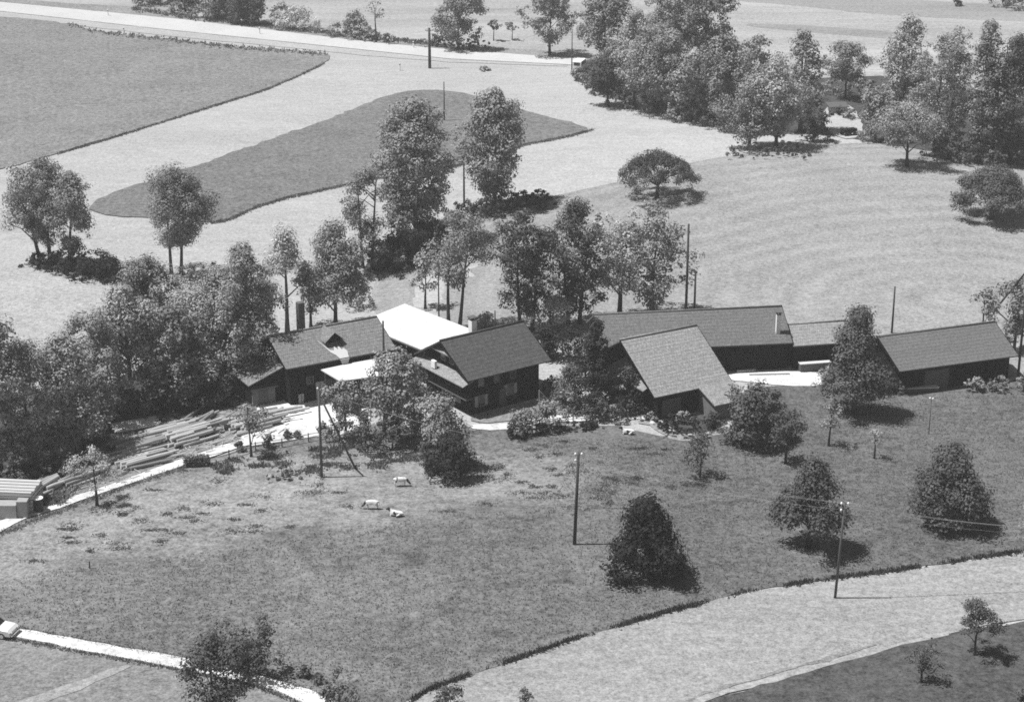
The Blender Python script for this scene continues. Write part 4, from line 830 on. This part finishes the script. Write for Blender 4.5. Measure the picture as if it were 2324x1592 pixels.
# ------------------------------------------------------------------ poles and wires
tops = {}
def pole(key, bx, by, ty, label, r=.12, mat='pole', insul=(), lean=0, strut=None, group=None, tx=None, arms=0):
    P = at(bx, by); H = up_to(P, ty); root = empty('utility_pole', P, 0, label, 'pole', group)
    lx = ((tx - bx) * mpp(P)) if tx else 0
    MB().tube([(0, 0, -.3), (lx * .5, 0, H * .5), (lx, 0, H)], [r * 1.15, r, r * .8], 8).build('shaft', M[mat], root, True)
    for (ix, iz) in insul:
        MB().tube([(lx + ix * .5, 0, H - iz), (lx + ix, 0, H - iz)], .025, 5).build('bracket', M['timber'], root)
        MB().tube([(lx + ix, 0, H - iz - .02), (lx + ix, 0, H - iz + .1), (lx + ix, 0, H - iz + .2)], [.07, .1, .05], 8).build('insulator', M['insul'], root, True)
    for a in range(arms): MB().box(-.8 + lx, .8 + lx, -.05, .05, H - .5 - .7 * a, H - .38 - .7 * a).build('crossarm', M[mat], root)
    if strut:
        q = at(*strut) - P; MB().tube([(q.x, q.y, q.z - .2), (lx + .08, .05, H * .93)], [r * .95, r * .8], 8).build('strut', M[mat], root, True)
    tops[key] = P + Vector((lx, 0, H)); return root
ins2 = ((-.28, .15), (.28, .15), (-.28, .75))
pole('p1', 975, 155, 64, 'thick telegraph pole with white insulators beside the road at the top', .26, insul=((-.45, .1), (.5, .6), (-.45, .7), (.5, 1.2)), arms=1)
pole('p2', 1008, 274, 186, 'thin grey pole in the meadow strip below the thick telegraph pole', .11, 'pole_grey')
pole('p3', 1053, 470, 350, 'pole left of the tall oval tree, at the end of the stream bank', .13, arms=2)
pole('p4', 1555, 740, 508, 'taller of the two thin poles behind the long shed', .15)
pole('p5', 1574, 740, 615, 'shorter of the two thin poles behind the long shed', .13)
pole('p6', 2023, 756, 650, 'thin pole on the hill field left of the right-hand shed', .11)
pole('p7', 873, 905, 728, 'pole rising in front of the right end of the sawmill roof', .12)
pole('p8', 730, 1083, 884, 'braced pole with a slanting strut in the pasture below the yard', .12, insul=((-.1, -.05),), strut=(808, 1062), mat='pole_grey')
pole('p9', 1303, 1235, 1028, 'pole in the middle of the foreground meadow with white insulators', .14, insul=ins2, tx=1310)
pole('p10', 1894, 1357, 1140, 'nearest pole, standing in the pale mown strip with white insulators', .105, insul=ins2, tx=1903, mat='pole_grey')
pole('p11', 996, 740, 585, 'thin pole left of the forked tree behind the white roof', .08, 'pole_grey')
pole('p12', 1123, 765, 704, 'short thin pole behind the farmhouse ridge', .08, 'pole_grey')
pole('p13', 469, 47, -30, 'thin pole in front of the dark hedge beyond the road', .12, 'pole_grey')
pole('p14', 2309, 860, 590, 'pole with slanting strut at the right picture edge behind the shed', .13, strut=(2257, 700))
pole('p16', 1297, 168, 66, 'thin pale pole left of the white van', .1, 'pole_grey')
pole('p17', 2107, 985, 905, 'faint thin pole with white top on the dark meadow below the right-hand shed', .045, 'pole_grey', insul=((-.15, .0), (.15, .05)))
P = at(2360, 1420); tops['off'] = P + Vector((3, 0, 9.0))
def cable(a, b, sag, label, dz=0, dx=0, r=.018):
    A = tops[a] + Vector((dx, 0, dz)); B = tops[b] + Vector((dx, 0, dz)); pts = []
    for i in range(25):
        u = i / 24; p = A.lerp(B, u); p.z -= sag * 4 * u * (1 - u); pts.append(p)
    tag(MB().tube(pts, r, 5).build('power_line', M['wire'], None, True), label, 'wire', 'overhead wires')
tops['off'] = at(2560, 1330) + Vector((0, 0, 5.5))
for k, (dz, dx) in enumerate([(-.0, -.28), (-.0, .28), (-.6, -.28)]):
    cable('p10', 'off', .8, ['upper left wire running right from the nearest pole', 'upper right wire running right from the nearest pole', 'lowest wire running right from the nearest pole'][k], dz, dx, .012)
    cable('p9', 'p10', .6, ['upper left wire between the two foreground poles', 'upper right wire between the two foreground poles', 'lowest wire between the two foreground poles'][k], dz, dx, .007)
cable('p8', 'p9', .8, 'single thin wire from the braced pole to the middle pole', 0, 0, .01)
# white marker posts along the road
for (x, y, t, lb) in [(245, 36, 22, 'white marker post leftmost on the far side of the road'), (589, 78, 62, 'white marker post right of the pale bush, on the far road edge'), (938, 109, 94, 'white marker post left of the thick telegraph pole'), (907, 160, 143, 'white marker post on the near side of the road'), (281, 76, 63, 'faint pale marker post on the near road edge at the left')]:
    P = at(x, y); r = empty('marker_post', P, 0, lb, 'marker post', 'white marker posts along the road')
    MB().tube([(0, 0, -.2), (0, 0, up_to(P, t))], .14, 8).build('post', M['white'], r); MB().tube([(0, 0, up_to(P, t) * .72), (0, 0, up_to(P, t) * .84)], .146, 8).build('band', M['timber_grey'], r)
P = at(204, 1290); tag(MB().box(-.05, .05, -.05, .05, -.2, .75).build('fence_stake', M['timber_grey']), 'short wooden stake at the border of the grazed pasture, bottom left', 'stake').location = P
P = at(1223, 945); cp = empty('clothes_pole', P, 0, 'thin pale clothes pole with a slanting brace in the farmhouse garden', 'pole')
MB().tube([(0, 0, -.1), (0, 0, 3.0)], .05, 6).build('shaft', M['board_pale'], cp); MB().tube([(.05, 0, 2.9), (1.1, .2, 1.6)], .04, 6).build('brace', M['board_pale'], cp)

# ------------------------------------------------------------------ vehicles
def car(x, y, rz, label):
    P = at(x, y); r = empty('car', P, rad(rz), label, 'car')
    half = [(-2.1, .35), (-2.12, .72), (-1.9, .86), (-1.2, .92), (1.0, .95), (1.85, .86), (2.08, .7), (2.1, .36)]
    mb = MB()
    ys = [(-.80, 1.0), (-.70, 1.04), (.70, 1.04), (.80, 1.0)]; b = len(mb.v)
    for (yy, sc_) in ys:
        for (px, pz) in half: mb.v.append((px * (1 if abs(yy) < .75 else .97), yy, .35 + (pz - .35) * (sc_ if abs(yy) < .75 else .93)))
    nh = len(half)
    for j in range(3):
        for i in range(nh): mb.f.append((b + j * nh + i, b + j * nh + (i + 1) % nh, b + (j + 1) * nh + (i + 1) % nh, b + (j + 1) * nh + i))
    mb.f.append(tuple(range(b, b + nh))[::-1]); mb.f.append(tuple(range(b + 3 * nh, b + 4 * nh)))
    mb.build('body', M['paint'], r)
    lo = [(-1.35, -.68, .93), (.95, -.68, .95), (.95, .68, .95), (-1.35, .68, .93)]; hi = [(-.95, -.56, 1.38), (.35, -.56, 1.40), (.35, .56, 1.40), (-.95, .56, 1.38)]
    MB().quadlist(lo + hi, [(0, 1, 5, 4), (1, 2, 6, 5), (2, 3, 7, 6), (3, 0, 4, 7)]).build('windows', M['glass'], r)
    MB().prism([(h[0], h[1], h[2] + .005) for h in hi], (0, 0, .06)).build('roof', M['paint'], r)
    for sx in (-1.3, 1.3):
        for sy in (-.72, .72):
            wv = MB().tube([(sx, sy - .09, .31), (sx, sy + .09, .31)], .31, 16).build('wheel', M['rubber'], r)
            s = 1 if sy > 0 else -1; MB().tube([(sx, sy + s * .091, .31), (sx, sy + s * .11, .31)], .17, 12).build('hubcap', M['chrome'], wv)
    for sy in (-.55, .55): MB().tube([(2.06, sy, .62), (2.14, sy, .62)], .11, 10).build('headlight', M['chrome'], r)
    for sx in (-2.2, 2.13): MB().box(sx, sx + .09, -.75, .75, .36, .46).build('bumper', M['chrome'], r)
    return r
car(-18, 1437, -14, 'pale car cut by the left picture edge on the white path')
def van(x, y, rz, label):
    P = at(x, y); r = empty('van', P, rad(rz), label, 'van')
    MB().prism([(-2.0, -.85, .4), (-2.0, -.85, 1.95), (-1.9, -.85, 2.1), (1.2, -.85, 2.1), (1.7, -.85, 1.3), (2.1, -.85, 1.1), (2.1, -.85, .4)], (0, 1.7, 0)).build('body', M['white'], r)
    for sy in (-.87, .855):
        for xa in (-1.7, -.75, .2): MB().box(xa, xa + .8, sy, sy + .015, 1.35, 1.85).build('window', M['glass'], r)
    MB().box(-2.025, -2.003, -.6, .6, 1.3, 1.85).build('rear_window', M['glass'], r)
    MB().prism([(1.24, -.72, 2.03), (1.72, -.72, 1.33), (1.75, -.72, 1.345), (1.27, -.72, 2.045)], (0, 1.44, 0)).build('windscreen', M['glass'], r)
    for sx in (-1.3, 1.35):
        for sy in (-.80, .80): MB().tube([(sx, sy - .1, .36), (sx, sy + .1, .36)], .36, 14).build('wheel', M['rubber'], r)
    return r
van(1315, 160, 72, 'small white van parked at the end of the road beside the thin pole')

# ------------------------------------------------------------------ cows
def hide_mat():
    m, n, l = nodes_of('cow_hide'); tc = N(n, 'ShaderNodeTexCoord'); sp = N(n, 'ShaderNodeSeparateXYZ'); l.new(tc.outputs['Object'], sp.inputs[0])
    oi = N(n, 'ShaderNodeObjectInfo')
    add = N(n, 'ShaderNodeVectorMath'); add.operation = 'ADD'; l.new(tc.outputs['Object'], add.inputs[0]); l.new(oi.outputs['Random'], add.inputs[1])
    a = noise(n, l, add.outputs[0], 1.5, 1, .4)
    k = math_(n, l, 'MULTIPLY', math_(n, l, 'SUBTRACT', a, .60), 30, True); h = math_(n, l, 'MULTIPLY', math_(n, l, 'SUBTRACT', sp.outputs[0], .72), 20, True)
    k = math_(n, l, 'MAXIMUM', k, h); f = math_(n, l, 'SUBTRACT', .62, math_(n, l, 'MULTIPLY', k, .57))
    cb = N(n, 'ShaderNodeCombineColor'); [l.new(f, cb.inputs[i]) for i in range(3)]
    d = N(n, 'ShaderNodeBsdfDiffuse'); l.new(cb.outputs[0], d.inputs[0]); o = N(n, 'ShaderNodeOutputMaterial'); l.new(d.outputs[0], o.inputs[0]); return m
M['hide'] = hide_mat()
def cow(x, y, rz, lying, label, graze=False):
    P = at(x, y); r = empty('cow', P + Vector((0, 0, .06)), rad(rz), label, 'cow')
    dz = -.62 if lying else 0
    V = []; E_ = []; Rr = []
    def a(p, rr): V.append(p); Rr.append(rr); return len(V) - 1
    def link(*ids): E_.extend(zip(ids, ids[1:]))
    pel = a((-.75, 0, 1.12 + dz), (.27, .30)); mid = a((-.15, 0, 1.02 + dz), (.34, .36)); che = a((.45, 0, 1.05 + dz), (.30, .36))
    nz = (.95 if graze else 1.28) + (dz * .8 if lying else 0); hd_z = (.45 if graze else 1.45) + (dz * .75 if lying else 0)
    nk = a((.80, 0, nz + .05), (.16, .2)); hh = a((1.06, 0, hd_z), (.14, .15)); mz = a((1.38, 0, hd_z - .2), (.09, .09))
    link(pel, mid, che, nk, hh, mz)
    rump = a((-.98, 0, 1.08 + dz), (.18, .2)); link(pel, rump); t1 = a((-1.08, 0, .95 + dz), (.035, .035)); t2 = a((-1.12, 0, .5 + dz * .5), (.025, .025)); link(rump, t1, t2)
    for s in (-1, 1):
        ear = a((1.02, s * .24, hd_z + .06), (.05, .03)); link(hh, ear)
        if not lying:
            k1 = a((-.62, s * .2, .82), (.15, .15)); k2 = a((-.86, s * .2, .45), (.065, .065)); k3 = a((-.80, s * .2, .05), (.06, .06)); link(pel, k1, k2, k3)
            f1 = a((.5, s * .2, .75), (.11, .11)); f2 = a((.53, s * .2, .42), (.06, .06)); f3 = a((.5, s * .2, .05), (.06, .06)); link(che, f1, f2, f3)
        else:
            k1 = a((-.5, s * .34, .32), (.16, .14)); k2 = a((-.1, s * .46, .12), (.07, .07)); k3 = a((-.5, s * .5, .08), (.06, .06)); link(pel, k1, k2, k3)
            f1 = a((.55, s * .28, .25), (.1, .1)); f2 = a((.85, s * .3, .1), (.065, .065)); f3 = a((.5, s * .36, .07), (.055, .055)); link(che, f1, f2, f3)
    me = bpy.data.meshes.new('body'); me.from_pydata(V, E_, []); o = bpy.data.objects.new('body', me); C.objects.link(o); o.parent = r
    sk = o.modifiers.new('skin', 'SKIN')
    for i, d in enumerate(me.skin_vertices[0].data): d.radius = Rr[i]; d.use_root = (i == 0)
    ss = o.modifiers.new('sub', 'SUBSURF'); ss.levels = 2; ss.render_levels = 2
    me.materials.append(M['hide']); r.scale = (.70,) * 3
    for s in (-1, 1): MB().tube([(1.0, s * .1, hd_z + .12), (.98, s * .26, hd_z + .24), (1.02, s * .28, hd_z + .38)], [.035, .028, .008], 6).build('horn', M['board_pale'], r, True)
    return r
cow(910, 1103, 5, False, 'white cow with dark head standing and facing right in the pasture', True)
cow(843, 1155, 172, False, 'white cow with dark patches facing left, left one of the near pair', True)
cow(898, 1171, 165, True, 'white cow with dark head lying down, right one of the near pair')
cow(1424, 985, 170, True, 'white cow with dark head lying beside the barn path')

# ------------------------------------------------------------------ grass that stands up
def tufts(name, poly, count, h, wdt, mat, label, seed, edge=None, thr=None, blades=3, patchy=False):
    rg = np.random.default_rng(seed)
    if edge is None:
        bx = [p[0] for p in poly]; by = [p[1] for p in poly]
        X = rg.uniform(min(bx), max(bx), count); Y = rg.uniform(min(by), max(by), count); k = in_poly(X, Y, poly); X = X[k]; Y = Y[k]
    else:
        e = np.array(poly, float); seg = np.hypot(*(e[1:] - e[:-1]).T); cum = np.concatenate([[0], np.cumsum(seg)])
        s = rg.uniform(0, cum[-1], count); X = np.interp(s, cum, e[:, 0]); Y = np.interp(s, cum, e[:, 1]) + rg.normal(0, edge, count)
    if thr is not None and edge is None:
        nb_ = 60; nc = len(X) // nb_; X = np.repeat(X[:nc], nb_) + rg.normal(0, 1, nc * nb_) * np.repeat(rg.uniform(5, 17, nc), nb_); Y = np.repeat(Y[:nc], nb_) + rg.normal(0, 1, nc * nb_) * np.repeat(rg.uniform(1.5, 4.2, nc), nb_)
    # same mapping as at(), for many points
    sx = (X - CX) / FPX; sy = (CY - Y) / FPX; dy = FW[1] + UP[1] * sy; dz = FW[2] + UP[2] * sy; zz = np.zeros_like(sx)
    for _ in range(12): t = (zz - CAMH) / dz; px = sx * t; py = dy * t; zz = hgt(px, py)
    if patchy:
        k = (np.sin(px * .5 + 2 * np.sin(px * .13)) + .7 * np.sin(px * 1.3 + 1)) > rg.normal(-.25, .5, len(px)); px, py, zz = px[k], py[k], zz[k]
    n = len(px); bl = blades
    px, py, zz = [np.repeat(q, bl) for q in (px, py, zz)]; n = len(px)
    an = rg.uniform(0, 6.28, n); H = h * rg.uniform(.5, 1.25, n); W = wdt * rg.uniform(.6, 1.3, n)
    ox = rg.normal(0, wdt * .6, n); oy = rg.normal(0, wdt * .6, n); lx = rg.normal(0, .35, n) * H; ly = rg.normal(0, .35, n) * H
    b = np.stack([px + ox, py + oy, zz], 1); d = np.stack([np.cos(an) * W / 2, np.sin(an) * W / 2, np.zeros(n)], 1); tp = np.stack([lx, ly, H], 1)
    V = np.stack([b - d, b + d, b + tp + d * .3, b + tp - d * .3], 1).reshape(-1, 3)
    return tag(mesh_obj(name, V, np.arange(n * 4, dtype=np.int32).reshape(-1, 4), M[mat]), label, 'grass', kind='stuff')
edge_low = [(930, 1592), (980, 1562), (1100, 1520), (1300, 1451), (1500, 1392), (1700, 1341), (1900, 1311), (2000, 1299), (2323, 1251), (2500, 1222)]
tufts('meadow_grass', edge_low, 3600, .26, .14, 'grass_dark', 'ragged edge of tall dark grass above the mown strip', 1, edge=2.6, patchy=True)
tufts('meadow_grass', [(130, 350), (240, 318), (420, 262), (600, 206), (680, 172), (735, 145)], 1400, .22, .18, 'grass', 'tall grass along the lower edge of the top left meadow', 2, edge=1.0)
tufts('meadow_grass', [(480, 507), (520, 499), (580, 471), (650, 450), (760, 426), (850, 406), (930, 397), (1030, 380), (1190, 330), (1300, 308), (1345, 295)], 2100, .22, .18, 'grass', 'tall grass along the lower edge of the meadow strip', 3, edge=1.3)
tufts('meadow_grass', [(0, 1320), (80, 1298), (380, 1266), (700, 1211), (1000, 1170), (1250, 1150), (1500, 1180), (2000, 1190), (2500, 1160), (2500, 1222), (2000, 1296), (1700, 1338), (1300, 1448), (980, 1558), (880, 1620), (760, 1600), (620, 1545), (430, 1497), (200, 1455), (40, 1426), (-60, 1405)], 38000, .14, .09, 'grass', 'dense tall grass of the foreground meadow', 4, blades=2)
tufts('meadow_grass', [(1100, 990), (1500, 1000), (1700, 1010), (1850, 890), (2400, 890), (2400, 1160), (2000, 1190), (1500, 1180), (1250, 1150), (1300, 1040)], 24000, .13, .09, 'grass', 'grass of the orchard meadow below the farm', 5, blades=2)
tufts('grass_tussocks', [(0, 1210), (290, 1108), (420, 1062), (700, 1020), (1000, 1050), (1300, 1040), (1330, 1110), (1000, 1165), (500, 1225), (80, 1290)], 7000, .11, .14, 'grass_soft', 'dark weedy tussocks left standing in the grazed pasture', 6, thr=1, blades=3)
tufts('grass_tussocks', [(1100, 990), (1500, 1005), (1650, 1100), (1400, 1160), (1150, 1140)], 3200, .11, .16, 'grass', 'dark weedy tussocks in the orchard meadow below the farmhouse', 7, thr=1, blades=3)
tufts('meadow_grass', [(1560, 1620), (1800, 1540), (2150, 1446), (2450, 1395), (2450, 1750), (1560, 1750)], 16000, .14, .09, 'grass', 'grass of the meadow in the bottom right corner', 8, blades=2)
tufts('lane_grass', [(0, 1212), (140, 1158), (290, 1104), (420, 1060)], 700, .2, .15, 'grass_pale', 'grass fringe along the lower side of the lane', 9, edge=3)
tufts('path_grass', [(0, 1421), (200, 1456), (430, 1498), (620, 1543), (760, 1592)], 700, .2, .14, 'grass_pale', 'grass fringe along the upper side of the pale path', 10, edge=2.5)
tufts('path_grass', [(0, 1446), (200, 1482), (430, 1524), (560, 1552), (700, 1600)], 700, .2, .14, 'grass_pale', 'grass fringe along the lower side of the pale path', 11, edge=2.5)
tufts('weeds', [(60, 1150), (90, 1090), (240, 1005), (300, 985), (330, 1000), (200, 1090), (140, 1145)], 3500, .5, .3, 'grass_pale', 'pale weeds growing between the logs and the lane', 12)
tufts('weeds', [(470, 1058), (560, 1030), (640, 1018), (760, 1000), (880, 1020), (1000, 1040), (880, 1060), (600, 1080), (480, 1075)], 3000, .28, .2, 'grass', 'weeds below the yard fence', 13, thr=1)
tufts('roadside_grass', [(300, 20), (420, 40), (600, 58), (740, 76), (840, 85), (990, 102)], 900, .4, .35, 'grass', 'rough grass on the far side of the road', 14, edge=3)
tufts('grass_tussocks', [(150, 56), (230, 76), (330, 86), (500, 106), (740, 124)], 500, .35, .35, 'grass', 'rough tufts on the near side of the road', 15, edge=3)

def litter(name, poly, count, mat, label, seed):
    """bark, chips and thin sticks lying flat"""
    rg = np.random.default_rng(seed); bx = [p[0] for p in poly]; by = [p[1] for p in poly]
    X = rg.uniform(min(bx), max(bx), count); Y = rg.uniform(min(by), max(by), count); k = in_poly(X, Y, poly); X = X[k]; Y = Y[k]
    mb = MB()
    for x, y in zip(X, Y):
        p = at(x, y); a = rg.uniform(.2, 1.2) if rg.random() < .7 else rg.uniform(0, 3.1); L2 = rg.uniform(.3, 1.9); r = rg.uniform(.02, .06); d = Vector((math.cos(a), math.sin(a), rg.uniform(-.04, .12))) * L2
        z = .15; mb.tube([p + Vector((0, 0, z)), p + Vector((0, 0, z)) + d], [r, r * .7], 4)
    return tag(mb.build(name, M[mat]), label, 'litter', kind='stuff')
litter('wood_litter', [(80, 1150), (90, 1090), (240, 1010), (300, 975), (420, 955), (560, 925), (680, 930), (640, 965), (560, 1003), (420, 1048), (290, 1093), (140, 1148)], 700, 'log', 'sticks and pale chips scattered over the timber yard', 3)
litter('bark_litter', [(90, 1140), (240, 1020), (300, 985), (420, 965), (600, 925), (700, 950), (640, 985), (420, 1040), (290, 1085)], 420, 'bark', 'dark strips of bark scattered between the log piles', 4)
